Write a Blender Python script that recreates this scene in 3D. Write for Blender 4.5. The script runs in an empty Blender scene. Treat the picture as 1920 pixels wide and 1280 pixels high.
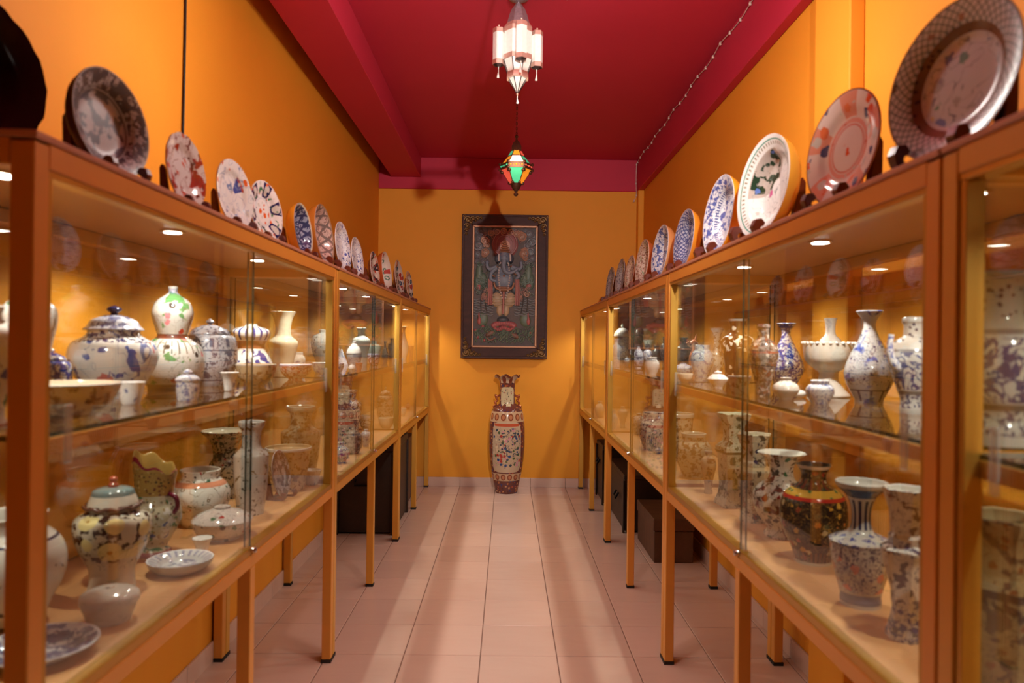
import bpy, bmesh, math, random
from mathutils import Vector, Matrix
random.seed(7)
PI = math.pi
scene = bpy.context.scene
COL = scene.collection

# ------------------------------------------------------------------ camera
F_PX, YAW, PITCH, ROLL, CAM_H = 1339.92, 0.0062, 0.00269, 0.01238, 1.22508
def cam_dir(px, py):
    """direction through a photo pixel (1920x1280 frame)"""
    u, w = px - 960.0, py - 640.0
    c, s = math.cos(ROLL), math.sin(ROLL); u, w = c*u + s*w, -s*u + c*w
    x, y2, z2 = u/F_PX, 1.0, -w/F_PX
    c, s = math.cos(PITCH), math.sin(PITCH); y = c*y2 - s*z2; z = s*y2 + c*z2
    c, s = math.cos(YAW), math.sin(YAW)
    return Vector((c*x + s*y, -s*x + c*y, z))
def at(px, py, X=None, Y=None, Z=None):
    d = cam_dir(px, py)
    t = X/d.x if X is not None else Y/d.y if Y is not None else (Z - CAM_H)/d.z
    return Vector((d.x*t, d.y*t, CAM_H + d.z*t))
cam = bpy.data.objects.new('camera', bpy.data.cameras.new('camera'))
COL.objects.link(cam)
fwd = cam_dir(960, 640).normalized(); right = (cam_dir(1060, 640) - cam_dir(860, 640)).normalized()
upv = right.cross(fwd)
cam.matrix_world = Matrix(((right.x, upv.x, -fwd.x, 0), (right.y, upv.y, -fwd.y, 0), (right.z, upv.z, -fwd.z, CAM_H), (0, 0, 0, 1)))
cam.data.sensor_width = 36.0
cam.data.lens = 36.0*F_PX/1920.0
cam.data.clip_start = 0.02
cam.data.dof.use_dof = True
cam.data.dof.focus_distance = 5.3
cam.data.dof.aperture_fstop = 3.4
scene.camera = cam

# ------------------------------------------------------------------ world, exposure
world = bpy.data.worlds.new('world'); scene.world = world
world.use_nodes = True
world.node_tree.nodes['Background'].inputs[0].default_value = (1.0, 0.86, 0.74, 1)
world.node_tree.nodes['Background'].inputs[1].default_value = 0.02
vs = scene.view_settings
vs.view_transform = 'Standard'; vs.look = 'None'; vs.gamma = 1.0; vs.use_curve_mapping = False
vs.exposure = -0.15
cy = scene.cycles
cy.use_denoising = True
cy.max_bounces = 8; cy.diffuse_bounces = 3; cy.glossy_bounces = 4; cy.transmission_bounces = 4
cy.transparent_max_bounces = 28
cy.use_adaptive_sampling = True; cy.adaptive_threshold = 0.04
cy.caustics_reflective = False; cy.caustics_refractive = False
cy.sample_clamp_indirect = 4.0

def light(name, kind, loc, energy, color=(1, 1, 1), radius=0.03, rot=(0, 0, 0), spot=None, blend=0.5):
    d = bpy.data.lights.new(name, kind); d.energy = energy; d.color = color
    if kind in ('POINT', 'SPOT'): d.shadow_soft_size = radius
    if spot: d.spot_size = spot; d.spot_blend = blend
    o = bpy.data.objects.new(name, d); o.location = loc; o.rotation_euler = rot
    COL.objects.link(o)
    return o
FILL_W = 24.0           # bare point light added near the spot heads to lift ceiling and plates
WALL_W = 38.0            # spot heads turned to the side walls
END_W = 380.0            # spot head turned to the end wall
CASE_W = 21.0            # each small spot in the cabinet tops

# ------------------------------------------------------------------ room measures
XWL, XWR, YB, YN, ZC = -1.115, 1.14, 6.114, -5.4, 2.803
FL, FR = -0.66, 0.618          # aisle faces of the cabinets
Z_TOP, Z_SHELF, Z_BASE = 1.514, 1.083, 0.682

# ------------------------------------------------------------------ node helpers
MATS = {}
def new_mat(name):
    m = bpy.data.materials.new(name); m.use_nodes = True
    nt = m.node_tree; nt.nodes.clear()
    out = nt.nodes.new('ShaderNodeOutputMaterial'); out.location = (900, 0)
    return m, nt, out
def nd(nt, t, **kw):
    n = nt.nodes.new('ShaderNode' + t)
    for k, v in kw.items(): setattr(n, k, v)
    return n
def setin(nt, sock, v):
    if hasattr(v, 'is_output') or isinstance(v, bpy.types.NodeSocket): nt.links.new(v, sock)
    else: sock.default_value = v
def mth(nt, op, a, b=0.0, c=None, clamp=False):
    n = nd(nt, 'Math', operation=op, use_clamp=clamp)
    setin(nt, n.inputs[0], a); setin(nt, n.inputs[1], b)
    if c is not None: setin(nt, n.inputs[2], c)
    return n.outputs[0]
def c4(c): return (c[0], c[1], c[2], 1.0)
def srgb(r, g, b):
    f = lambda v: (v/255.0/12.92) if v/255.0 <= 0.04045 else ((v/255.0 + 0.055)/1.055)**2.4
    return (f(r), f(g), f(b))
def mixc(nt, fac, a, b):
    n = nd(nt, 'Mix', data_type='RGBA')
    setin(nt, n.inputs[0], fac)
    setin(nt, n.inputs[6], c4(a) if isinstance(a, tuple) else a)
    setin(nt, n.inputs[7], c4(b) if isinstance(b, tuple) else b)
    return n.outputs[2]
def principled(nt, out, col, rough=0.5, metal=0.0, spec=0.5, bump=None, **kw):
    p = nd(nt, 'BsdfPrincipled')
    setin(nt, p.inputs['Base Color'], c4(col) if isinstance(col, tuple) else col)
    setin(nt, p.inputs['Roughness'], rough); setin(nt, p.inputs['Metallic'], metal)
    p.inputs['Specular IOR Level'].default_value = spec
    for k, v in kw.items(): setin(nt, p.inputs[k], v)
    if bump is not None:
        b = nd(nt, 'Bump'); b.inputs['Strength'].default_value = bump[1]; b.inputs['Distance'].default_value = bump[2]
        nt.links.new(bump[0], b.inputs['Height']); nt.links.new(b.outputs[0], p.inputs['Normal'])
    nt.links.new(p.outputs[0], out.inputs[0])
    return p
def noise(nt, vec, scale, detail=2.0, dist=0.0, rough=0.5):
    n = nd(nt, 'TexNoise'); n.inputs['Scale'].default_value = scale
    n.inputs['Detail'].default_value = detail; n.inputs['Distortion'].default_value = dist; n.inputs['Roughness'].default_value = rough
    if vec is not None: nt.links.new(vec, n.inputs['Vector'])
    return n
def objvec(nt, rnd=True):
    tc = nd(nt, 'TexCoord')
    if not rnd: return tc.outputs['Object']
    oi = nd(nt, 'ObjectInfo'); a = nd(nt, 'VectorMath', operation='ADD')
    m = mth(nt, 'MULTIPLY', oi.outputs['Random'], 37.0)
    nt.links.new(tc.outputs['Object'], a.inputs[0]); nt.links.new(m, a.inputs[1])
    return a.outputs[0]
def plain(name, col, rough=0.5, metal=0.0, spec=0.5, var=0.12, scale=25.0, bump=0.0, coat=0.0):
    """one colour with slight procedural mottling"""
    m, nt, out = new_mat(name)
    v = objvec(nt); n = noise(nt, v, scale, 4.0)
    f = mth(nt, 'MULTIPLY_ADD', n.outputs[0], 2*var, 1 - var)
    mx = nd(nt, 'VectorMath', operation='SCALE'); mx.inputs[0].default_value = col; nt.links.new(f, mx.inputs['Scale'])
    p = principled(nt, out, mx.outputs[0], rough, metal, spec, (n.outputs[0], bump, 0.002) if bump else None)
    if coat: p.inputs['Coat Weight'].default_value = coat; p.inputs['Coat Roughness'].default_value = 0.1
    MATS[name] = m
    return m
def wood(name, c1, c2, rough=0.45, scale=6.0, stretch=(1, 1, 8), coat=0.0, spec=0.5):
    m, nt, out = new_mat(name)
    v = objvec(nt); mp = nd(nt, 'Mapping'); mp.inputs['Scale'].default_value = stretch; nt.links.new(v, mp.inputs[0])
    n = noise(nt, mp.outputs[0], scale, 6.0, 0.6); n2 = noise(nt, mp.outputs[0], scale*7, 3.0)
    f = mth(nt, 'ADD', mth(nt, 'MULTIPLY', n.outputs[0], 0.7), mth(nt, 'MULTIPLY', n2.outputs[0], 0.3))
    f = mth(nt, 'MULTIPLY_ADD', f, 2.2, -0.6, clamp=True)
    p = principled(nt, out, mixc(nt, f, c1, c2), rough, 0, spec, (n2.outputs[0], 0.08, 0.002))
    if coat: p.inputs['Coat Weight'].default_value = coat; p.inputs['Coat Roughness'].default_value = 0.08
    MATS[name] = m
    return m
def emit(name, col, strength):
    m, nt, out = new_mat(name)
    e = nd(nt, 'Emission'); e.inputs[0].default_value = c4(col); e.inputs[1].default_value = strength
    nt.links.new(e.outputs[0], out.inputs[0]); MATS[name] = m
    return m
def clear_glass(name, tint=(0.93, 0.95, 0.93), ior=1.5):
    """thin architectural glass: straight-through plus Fresnel mirror"""
    m, nt, out = new_mat(name)
    geo = nd(nt, 'NewGeometry')
    i = mth(nt, 'MULTIPLY_ADD', geo.outputs['Backfacing'], 1.0/ior - ior, ior)
    fr = nd(nt, 'Fresnel'); nt.links.new(i, fr.inputs['IOR'])
    t = nd(nt, 'BsdfTransparent'); t.inputs[0].default_value = c4(tint)
    g = nd(nt, 'BsdfGlossy'); g.inputs[0].default_value = (1, 1, 1, 1); g.inputs['Roughness'].default_value = 0.0
    mx = nd(nt, 'MixShader'); nt.links.new(fr.outputs[0], mx.inputs[0]); nt.links.new(t.outputs[0], mx.inputs[1]); nt.links.new(g.outputs[0], mx.inputs[2])
    nt.links.new(mx.outputs[0], out.inputs[0]); MATS[name] = m
    return m

# ------------------------------------------------------------------ painted porcelain
def mask_layer(nt, L, v, u, vv, objc):
    k = L['k']; s = L.get('s', 30.0)*(1.4 if L['k'] == 'dot' else 2.0)
    if k == 'blob':
        n = noise(nt, v, s, L.get('d', 3.0), L.get('dist', 0.4)).outputs[0]
        t = L.get('t', 0.55); w = L.get('w', 0.025)
        m = mth(nt, 'DIVIDE', mth(nt, 'SUBTRACT', n, t), w, clamp=True)
    elif k == 'line':
        n = noise(nt, v, s, L.get('d', 1.0), L.get('dist', 1.2)).outputs[0]
        a = mth(nt, 'ABSOLUTE', mth(nt, 'SUBTRACT', n, 0.5))
        m = mth(nt, 'LESS_THAN', a, L.get('w', 0.02))
    elif k == 'dot':
        vo = nd(nt, 'TexVoronoi'); vo.inputs['Scale'].default_value = s; nt.links.new(v, vo.inputs['Vector'])
        vo.inputs['Randomness'].default_value = L.get('rnd', 1.0)
        wob = noise(nt, v, s*3.5, 1.0).outputs[0]
        d = mth(nt, 'MULTIPLY_ADD', mth(nt, 'SUBTRACT', wob, 0.5), L.get('wob', 0.35), vo.outputs['Distance'])
        m = mth(nt, 'LESS_THAN', d, L.get('t', 0.3))
        if 'ring' in L: m = mth(nt, 'MULTIPLY', m, mth(nt, 'GREATER_THAN', d, L['ring']))
        if 'cols' in L:
            r = nd(nt, 'ValToRGB'); r.color_ramp.interpolation = 'CONSTANT'
            el = r.color_ramp.elements; n_ = len(L['cols'])
            while len(el) < n_: el.new(0.5)
            for i, c in enumerate(L['cols']): el[i].position = i/n_; el[i].color = c4(c)
            sx = nd(nt, 'SeparateColor'); nt.links.new(vo.outputs['Color'], sx.inputs[0]); nt.links.new(sx.outputs[0], r.inputs[0])
            L['_c'] = r.outputs[0]
    elif k == 'petal':
        n_ = L.get('n', 12)
        sn = mth(nt, 'SINE', mth(nt, 'MULTIPLY', u, n_*2*PI))
        m = mth(nt, 'GREATER_THAN', sn, L.get('t', 0.2))
    elif k == 'cell':     # outlines of lattice / key-fret work
        w = L.get('w', 0.12)
        a = mth(nt, 'ABSOLUTE', mth(nt, 'SUBTRACT', mth(nt, 'FRACT', mth(nt, 'ADD', mth(nt, 'MULTIPLY', u, L.get('n', 40)), mth(nt, 'MULTIPLY', vv, L.get('nv', 14)))), 0.5))
        b = mth(nt, 'ABSOLUTE', mth(nt, 'SUBTRACT', mth(nt, 'FRACT', mth(nt, 'SUBTRACT', mth(nt, 'MULTIPLY', u, L.get('n', 40)), mth(nt, 'MULTIPLY', vv, L.get('nv', 14)))), 0.5))
        m = mth(nt, 'LESS_THAN', mth(nt, 'MINIMUM', a, b), w)
    elif k == 'sector':   # wedge of the turn, u0..u1
        m = mth(nt, 'MULTIPLY', mth(nt, 'GREATER_THAN', u, L['u'][0]), mth(nt, 'LESS_THAN', u, L['u'][1]))
    elif k == 'panels':   # n wedges, fraction f of each filled
        fr = mth(nt, 'FRACT', mth(nt, 'ADD', mth(nt, 'MULTIPLY', u, L.get('n', 6)), L.get('o', 0.0)))
        m = mth(nt, 'LESS_THAN', fr, L.get('f', 0.5))
    elif k == 'ovals':    # n ovals round a band centred at v0
        fr = mth(nt, 'SUBTRACT', mth(nt, 'FRACT', mth(nt, 'ADD', mth(nt, 'MULTIPLY', u, L.get('n', 12)), L.get('o', 0.0))), 0.5)
        a = mth(nt, 'DIVIDE', fr, L.get('ru', 0.35)); b = mth(nt, 'DIVIDE', mth(nt, 'SUBTRACT', vv, L['v0']), L.get('rv', 0.03))
        d = mth(nt, 'ADD', mth(nt, 'MULTIPLY', a, a), mth(nt, 'MULTIPLY', b, b))
        m = mth(nt, 'LESS_THAN', d, 1.0)
    elif k == 'rect':     # rounded panel on the -Y face, object coordinates
        x0, z0, rx, rz = L['r']
        sx = nd(nt, 'SeparateXYZ'); nt.links.new(objc, sx.inputs[0])
        a = mth(nt, 'POWER', mth(nt, 'ABSOLUTE', mth(nt, 'DIVIDE', mth(nt, 'SUBTRACT', sx.outputs[0], x0), rx)), 6.0)
        b = mth(nt, 'POWER', mth(nt, 'ABSOLUTE', mth(nt, 'DIVIDE', mth(nt, 'SUBTRACT', sx.outputs[2], z0), rz)), 6.0)
        m = mth(nt, 'MULTIPLY', mth(nt, 'LESS_THAN', mth(nt, 'ADD', a, b), 1.0), mth(nt, 'LESS_THAN', sx.outputs[1], 0.0))
    else:
        m = None
    rng = L.get('v')
    if rng:
        z = mth(nt, 'MULTIPLY', mth(nt, 'GREATER_THAN', vv, rng[0]), mth(nt, 'LESS_THAN', vv, rng[1]))
        m = z if m is None else mth(nt, 'MULTIPLY', m, z)
    if 'in' in L: m = mth(nt, 'MULTIPLY', m, mask_layer(nt, L['in'], v, u, vv, objc))
    if m is None: m = 1.0
    if 'a' in L: m = mth(nt, 'MULTIPLY', m, L['a'])
    return m
def porcelain(name, base, layers, rough=0.13, back=None, spec=0.5, metal=0.0):
    m, nt, out = new_mat(name)
    v = objvec(nt); tc = nd(nt, 'TexCoord')
    sp = nd(nt, 'SeparateXYZ'); nt.links.new(tc.outputs['UV'], sp.inputs[0]); u, vv = sp.outputs[0], sp.outputs[1]
    n = noise(nt, v, 14.0, 3.0).outputs[0]
    col = mixc(nt, mth(nt, 'MULTIPLY', n, 0.35), base, tuple(c*0.72 for c in base))
    inside = mth(nt, 'LESS_THAN', vv, 1.001)
    for L in layers:
        mk = mask_layer(nt, L, v, u, vv, tc.outputs['Object'])
        if not L.get('all'): mk = mth(nt, 'MULTIPLY', mk, inside)
        col = mixc(nt, mk, col, L.get('_c', L.get('c')))
    if back is not None:
        col = mixc(nt, mth(nt, 'GREATER_THAN', vv, 1.15), col, back)
    principled(nt, out, col, rough, metal, spec)
    MATS[name] = m
    return m

# ------------------------------------------------------------------ mesh building
class MB:
    def __init__(s): s.v = []; s.f = []; s.uv = []; s.mi = []
    def add(s, vs, fs, uvs=None, mi=0):
        o = len(s.v); s.v += [tuple(p) for p in vs]
        for i, f in enumerate(fs):
            s.f.append(tuple(o + k for k in f)); s.mi.append(mi)
            s.uv.append(uvs[i] if uvs else [(0.0, 0.0)]*len(f))
        return s
    def box(s, x0, x1, y0, y1, z0, z1, mi=0, mis=None):
        vs = [(x0, y0, z0), (x1, y0, z0), (x1, y1, z0), (x0, y1, z0), (x0, y0, z1), (x1, y0, z1), (x1, y1, z1), (x0, y1, z1)]
        fs = [(0, 3, 2, 1), (4, 5, 6, 7), (0, 1, 5, 4), (2, 3, 7, 6), (1, 2, 6, 5), (0, 4, 7, 3)]
        s.add(vs, fs, None, mi)
        if mis: s.mi[-6:] = mis
        return s
    def prism(s, poly, axis, a, b, mi=0):
        """poly of 2D points extruded along axis 'x','y' or 'z' from a to b"""
        def P(p, t): return (t, p[0], p[1]) if axis == 'x' else (p[0], t, p[1]) if axis == 'y' else (p[0], p[1], t)
        n = len(poly); vs = [P(p, a) for p in poly] + [P(p, b) for p in poly]
        fs = [tuple(range(n))[::-1], tuple(range(n, 2*n))] + [(i, (i+1) % n, n + (i+1) % n, n + i) for i in range(n)]
        return s.add(vs, fs, None, mi)
    def tube(s, path, r, n=8, cap=True, flat=None):
        path = [Vector(p) for p in path]; rs = r if isinstance(r, (list, tuple)) else [r]*len(path)
        vs = []; up = None
        for i, p in enumerate(path):
            t = (path[min(i+1, len(path)-1)] - path[max(i-1, 0)]).normalized()
            if up is None:
                up = Vector((0, 0, 1)) if abs(t.z) < 0.9 else Vector((0, 1, 0))
            a = t.cross(up)
            if a.length < 1e-5: a = t.orthogonal()
            a.normalize(); b = a.cross(t).normalized(); up = b
            for k in range(n):
                an = 2*PI*k/n; d = a*math.cos(an)*rs[i] + b*math.sin(an)*rs[i]
                if flat: d = Vector((d.x*flat[0], d.y*flat[1], d.z*flat[2]))
                vs.append(p + d)
        fs = []
        for i in range(len(path)-1):
            for k in range(n):
                fs.append((i*n + k, i*n + (k+1) % n, (i+1)*n + (k+1) % n, (i+1)*n + k))
        if cap: fs += [tuple(range(n))[::-1], tuple(range((len(path)-1)*n, len(path)*n))]
        return s.add(vs, fs)
    def ell(s, c, r, seg=14, rings=8, rot=None):
        c = Vector(c); r = r if isinstance(r, (list, tuple)) else (r, r, r)
        vs = []; fs = []
        for i in range(rings + 1):
            th = PI*i/rings
            for k in range(seg):
                ph = 2*PI*k/seg
                p = Vector((r[0]*math.sin(th)*math.cos(ph), r[1]*math.sin(th)*math.sin(ph), r[2]*math.cos(th)))
                if rot is not None: p = rot @ p
                vs.append(c + p)
        for i in range(rings):
            for k in range(seg):
                fs.append((i*seg + k, (i+1)*seg + k, (i+1)*seg + (k+1) % seg, i*seg + (k+1) % seg))
        return s.add(vs, fs)
    def lathe(s, pts, seg=40, vs_=None, rot=0.0, wave=None, c=(0, 0, 0), sx=1.0, sy=1.0):
        """pts (r,z); vs_ the V coordinate of each; wave(i, ang) -> (dr factor, dz)"""
        n = len(pts); V = []; F = []; U = []
        vv = vs_ or [i/(n-1) for i in range(n)]
        for i, (r, z) in enumerate(pts):
            for k in range(seg):
                a = rot + 2*PI*k/seg
                rr, dz = r, 0.0
                if wave: w = wave(i, a); rr = r*w[0]; dz = w[1]
                V.append((c[0] + rr*math.cos(a)*sx, c[1] + rr*math.sin(a)*sy, c[2] + z + dz))
        for i in range(n-1):
            for k in range(seg):
                F.append((i*seg + k, i*seg + (k+1) % seg, (i+1)*seg + (k+1) % seg, (i+1)*seg + k))
                u0, u1 = k/seg, (k+1)/seg
                U.append([(u0, vv[i]), (u1, vv[i]), (u1, vv[i+1]), (u0, vv[i+1])])
        return s.add(V, F, U)
    def build(s, name, mat, parent=None, loc=(0, 0, 0), rot=(0, 0, 0), bevel=0.0, smooth=None, bseg=1):
        me = bpy.data.meshes.new(name); me.from_pydata(s.v, [], s.f)
        uv = me.uv_layers.new(name='UVMap'); flat = [c for f in s.uv for q in f for c in q]
        uv.data.foreach_set('uv', flat)
        for m in (mat if isinstance(mat, (list, tuple)) else [mat]): me.materials.append(m)
        me.polygons.foreach_set('material_index', s.mi)
        if bevel:
            bm = bmesh.new(); bm.from_mesh(me)
            bmesh.ops.bevel(bm, geom=list(bm.edges), offset=bevel, segments=bseg, affect='EDGES', clamp_overlap=True)
            bm.to_mesh(me); bm.free()
        if smooth is not None:
            me.polygons.foreach_set('use_smooth', [True]*len(me.polygons))
            me.set_sharp_from_angle(angle=math.radians(smooth))
        me.validate(); me.update()
        return put(name, me, parent, loc, rot)
def put(name, me, parent=None, loc=(0, 0, 0), rot=(0, 0, 0)):
    o = bpy.data.objects.new(name, me); COL.objects.link(o)
    o.location = loc; o.rotation_euler = rot
    if parent is not None: o.parent = parent
    return o
def tag(o, label, cat, group=None):
    o['label'] = label; o['category'] = cat
    if group: o['group'] = group
    return o
def thing(name, label, cat, loc=(0, 0, 0), rot=(0, 0, 0), group=None):
    return tag(put(name, None, None, loc, rot), label, cat, group)
def struct(o, label=None):
    o['kind'] = 'structure'
    if label: o['label'] = label
    return o
def curve(pts, n=4):
    """Catmull-Rom through 2D/3D points"""
    P = [Vector(p) for p in pts]; out = []
    for i in range(len(P)-1):
        p0, p1, p2, p3 = P[max(i-1, 0)], P[i], P[i+1], P[min(i+2, len(P)-1)]
        for k in range(n):
            t = k/n
            out.append(0.5*((2*p1) + (p2-p0)*t + (2*p0-5*p1+4*p2-p3)*t*t + (3*p1-p0-3*p2+p3)*t**3))
    out.append(P[-1])
    return out
# ------------------------------------------------------------------ materials of the place
def wall_mat(name, col, col2):
    m, nt, out = new_mat(name)
    v = objvec(nt, False); n = noise(nt, v, 1.6, 4.0); n2 = noise(nt, v, 160.0, 3.0)
    principled(nt, out, mixc(nt, mth(nt, 'MULTIPLY_ADD', n.outputs[0], 1.6, -0.3, clamp=True), col, col2), 0.62, 0, 0.3, (n2.outputs[0], 0.18, 0.002))
    MATS[name] = m
    return m
WALL = wall_mat('orange_plaster', srgb(232, 150, 40), srgb(238, 158, 46))
RED = wall_mat('crimson_plaster', srgb(190, 42, 68), srgb(198, 48, 74))
def tile_mat():
    m, nt, out = new_mat('pink_floor_tile')
    tc = nd(nt, 'TexCoord'); oi = nd(nt, 'ObjectInfo')
    geo = nd(nt, 'NewGeometry'); mp = nd(nt, 'Mapping'); mp.inputs['Scale'].default_value = (1.2, 5.0, 1); mp.inputs['Rotation'].default_value = (0, 0, 0.35)
    nt.links.new(geo.outputs['Position'], mp.inputs[0])
    n = noise(nt, mp.outputs[0], 3.2, 6.0, 1.2, 0.6)
    base = mixc(nt, mth(nt, 'MULTIPLY_ADD', n.outputs[0], 1.2, -0.1, clamp=True), srgb(213, 177, 161), srgb(219, 185, 169))
    hs = nd(nt, 'HueSaturation'); nt.links.new(base, hs.inputs['Color'])
    nt.links.new(mth(nt, 'MULTIPLY_ADD', oi.outputs['Random'], 0.08, 0.96), hs.inputs['Value'])
    principled(nt, out, hs.outputs[0], 0.24, 0, 0.42)
    MATS['tile'] = m
    return m
TILE = tile_mat()
GROUT = plain('dark_grout', srgb(112, 74, 60), 0.8, scale=60)
FRAME_A = plain('orange_brown_frame', srgb(222, 148, 58), 0.40, 0.0, 0.5, 0.06, 9)
FRAME_B = plain('golden_brown_frame', srgb(216, 154, 58), 0.38, 0.1, 0.5, 0.06, 9)
BRASS = plain('brass_channel', srgb(196, 148, 60), 0.34, 0.65, 0.5, 0.05, 12)
BOARD = wood('pale_board', srgb(212, 158, 100), srgb(198, 142, 86), 0.42, 3.0, (6, 1, 6))
TOPB = plain('pinkish_edge_board', srgb(196, 138, 112), 0.4, 0, 0.5, 0.08, 20)
UNDER = plain('brown_lining', srgb(168, 112, 66), 0.4, 0, 0.4, 0.08, 6)
GLASS = clear_glass('door_glass', (0.955, 0.965, 0.95))
GEDGE = plain('green_glass_edge', srgb(38, 52, 40), 0.2, 0, 0.6)
SGLASS = clear_glass('shelf_glass', (0.88, 0.90, 0.87))
ACRYL = plain('clear_acrylic_grip', srgb(206, 200, 190), 0.15, 0, 0.6, 0.05); 
ACRYL.node_tree.nodes['Principled BSDF'].inputs['Alpha'].default_value = 0.35
BLACKR = plain('black_rubber', srgb(24, 20, 18), 0.6)
CHROME = plain('chrome', srgb(214, 208, 200), 0.15, 1.0)
LAMPW = emit('spot_lens', (1.0, 0.93, 0.82), 26.0)
REDWOOD = wood('red_brown_wood', srgb(112, 44, 22), srgb(78, 26, 14), 0.3, 14, (1, 1, 5), coat=0.3)
DARKWOOD = wood('dark_old_wood', srgb(58, 38, 26), srgb(34, 22, 16), 0.5, 6, (1, 8, 1))
BROWNWOOD = wood('worn_brown_wood', srgb(104, 66, 42), srgb(70, 42, 26), 0.55, 6, (1, 6, 1))
IRON = plain('black_iron', srgb(26, 23, 22), 0.45, 0.6)
CABLE = plain('black_cable', srgb(18, 15, 14), 0.5)
WIREW = plain('white_wire', srgb(216, 190, 180), 0.5)

# ------------------------------------------------------------------ room
def wallbox(name, x0, x1, y0, y1, z0, z1, mat, label):
    return struct(MB().box(x0, x1, y0, y1, z0, z1).build(name, mat), label)
wallbox('wall_left', XWL - 0.12, XWL, YN - 0.1, YB + 0.1, 0.0, ZC, WALL, 'orange plaster wall behind the left row of cabinets')
wallbox('wall_right', XWR, XWR + 0.12, YN - 0.1, YB + 0.1, 0.0, ZC, WALL, 'orange plaster wall behind the right row of cabinets')
wallbox('wall_back', XWL, XWR, YB, YB + 0.12, 0.0, ZC, WALL, 'orange plaster end wall behind the tall floor vase')
wallbox('wall_front', XWL, XWR, YN - 0.12, YN, 0.0, ZC, WALL, 'orange plaster wall behind the viewer')
wallbox('ceiling', XWL - 0.12, XWR + 0.12, YN - 0.12, YB + 0.12, ZC, ZC + 0.12, RED, 'crimson painted ceiling')
def trim(name, x0, x1, y0, y1, z0, z1, mat, label):
    return struct(MB().box(x0, x1, y0, y1, z0, z1).build(name, mat, bevel=0.004), label)
trim('trim_1', -1.006, -0.756, YN, YB - 0.022, 2.631, ZC, RED, 'crimson ceiling beam running along the left side')
trim('trim_2', XWL, 1.09, YB - 0.022, YB, 2.534, ZC, RED, 'crimson band above the end wall')
trim('trim_3', 1.09, XWR, YN, YB, 2.534, ZC, RED, 'crimson beam along the top of the right wall')
trim('trim_4', 1.09, XWR, 2.293, 2.555, 0.0, 2.534, WALL, 'shallow orange pilaster on the right wall')
trim('trim_5', 1.09, XWR, 6.03, YB, 0.0, 2.534, WALL, 'narrow orange pilaster in the far right corner')
# floor: grout slab with single tiles on it
floor = struct(MB().box(XWL - 0.12, XWR + 0.12, YN - 0.12, YB + 0.12, -0.12, -0.003).build('floor', GROUT), 'pink beige ceramic tile floor')
TX0, TY0, TS = -0.0915, 2.808, 0.3
def tile_mesh(w, h):
    o = MB().box(-w/2, w/2, -h/2, h/2, -0.006, 0.0).build('tile', TILE, bevel=0.0015)
    me = o.data; bpy.data.objects.remove(o); return me
xs = [XWL] + [TX0 + TS*k for k in range(-3, 5)] + [XWR]
cache = {}
g = 0.0032
for j in range(-18, 11):
    y0 = TY0 + TS*j; y1 = min(y0 + TS, YB)
    for i in range(len(xs) - 1):
        w, h = round(xs[i+1] - xs[i] - g, 4), round(y1 - y0 - g, 4)
        if (w, h) not in cache: cache[(w, h)] = tile_mesh(w, h)
        put('tile', cache[(w, h)], floor, ((xs[i] + xs[i+1])/2, (y0 + y1)/2, 0))
fm = MB()
for j in range(-27, -18):
    y0 = TY0 + TS*j
    for i in range(len(xs) - 1): fm.box(xs[i] + g/2, xs[i+1] - g/2, y0 + g/2, y0 + TS - g/2, -0.006, 0.0)
fm.build('tiles_behind_viewer', TILE, floor)['kind'] = 'stuff'
# skirting of single tiles
BBH = 0.078
def skirting(name, axis, a0, a1, pos, inward, start, label):
    if axis == 'y':
        b = MB().box(min(pos, pos + inward*0.006), max(pos, pos + inward*0.006), a0, a1, 0, BBH - 0.002).build(name, GROUT)
    else:
        b = MB().box(a0, a1, min(pos, pos + inward*0.006), max(pos, pos + inward*0.006), 0, BBH - 0.002).build(name, GROUT)
    struct(b, label)
    me = {}
    t = start
    while t < a1:
        s0, s1 = max(t, a0), min(t + TS, a1); t += TS
        if s1 - s0 < 0.02: continue
        L = round(s1 - s0 - 0.003, 4)
        if L not in me:
            q = MB().box(-0.005, 0.005, -L/2, L/2, 0, BBH).build('tile', TILE, bevel=0.0012); me[L] = q.data; bpy.data.objects.remove(q)
        c = (s0 + s1)/2
        if axis == 'y': put('tile', me[L], b, (pos + inward*0.006, c, 0))
        else: put('tile', me[L], b, (c, pos + inward*0.006, 0), (0, 0, PI/2))
skirting('baseboard_left', 'y', -2.6, YB, XWL, 1, TY0 - 18*TS, 'pinkish tile skirting along the left wall')
skirting('baseboard_right', 'y', -2.6, YB, XWR, -1, TY0 - 18*TS, 'pinkish tile skirting along the right wall')
skirting('baseboard_back', 'x', XWL + 0.012, 1.09, YB, -1, TX0 - 4*TS, 'pinkish tile skirting under the end wall')

# ------------------------------------------------------------------ lamps above the frame
METALD = plain('dark_bronze', srgb(74, 50, 38), 0.4, 0.8)
HEADM = plain('white_lamp_housing', srgb(206, 200, 192), 0.4)
LENSM = emit('spot_head_lens', (1.0, 0.92, 0.80), 40.0)
SPX, SPY, SPZ = 0.055, 2.20, 2.315
pl = thing('ceiling_spot_bar', 'bar with two white spot heads hanging from the crimson ceiling', 'lamp', (SPX, SPY, ZC))
def hang(root, x, zz):
    MB().lathe([(0.0, 0.0), (0.06, 0.0), (0.06, -0.012), (0.02, -0.03), (0.0, -0.03)], 24).build('canopy', METALD, root, smooth=40)
    MB().tube([(0, 0, -0.02), (0, 0, zz - ZC + 0.06)], 0.006).build('rod', METALD, root, smooth=60)
hang(pl, 0, SPZ)
MB().tube([(-0.13, 0, SPZ - ZC + 0.06), (0.13, 0, SPZ - ZC + 0.06)], 0.008).build('bar', METALD, pl, smooth=60)
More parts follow.
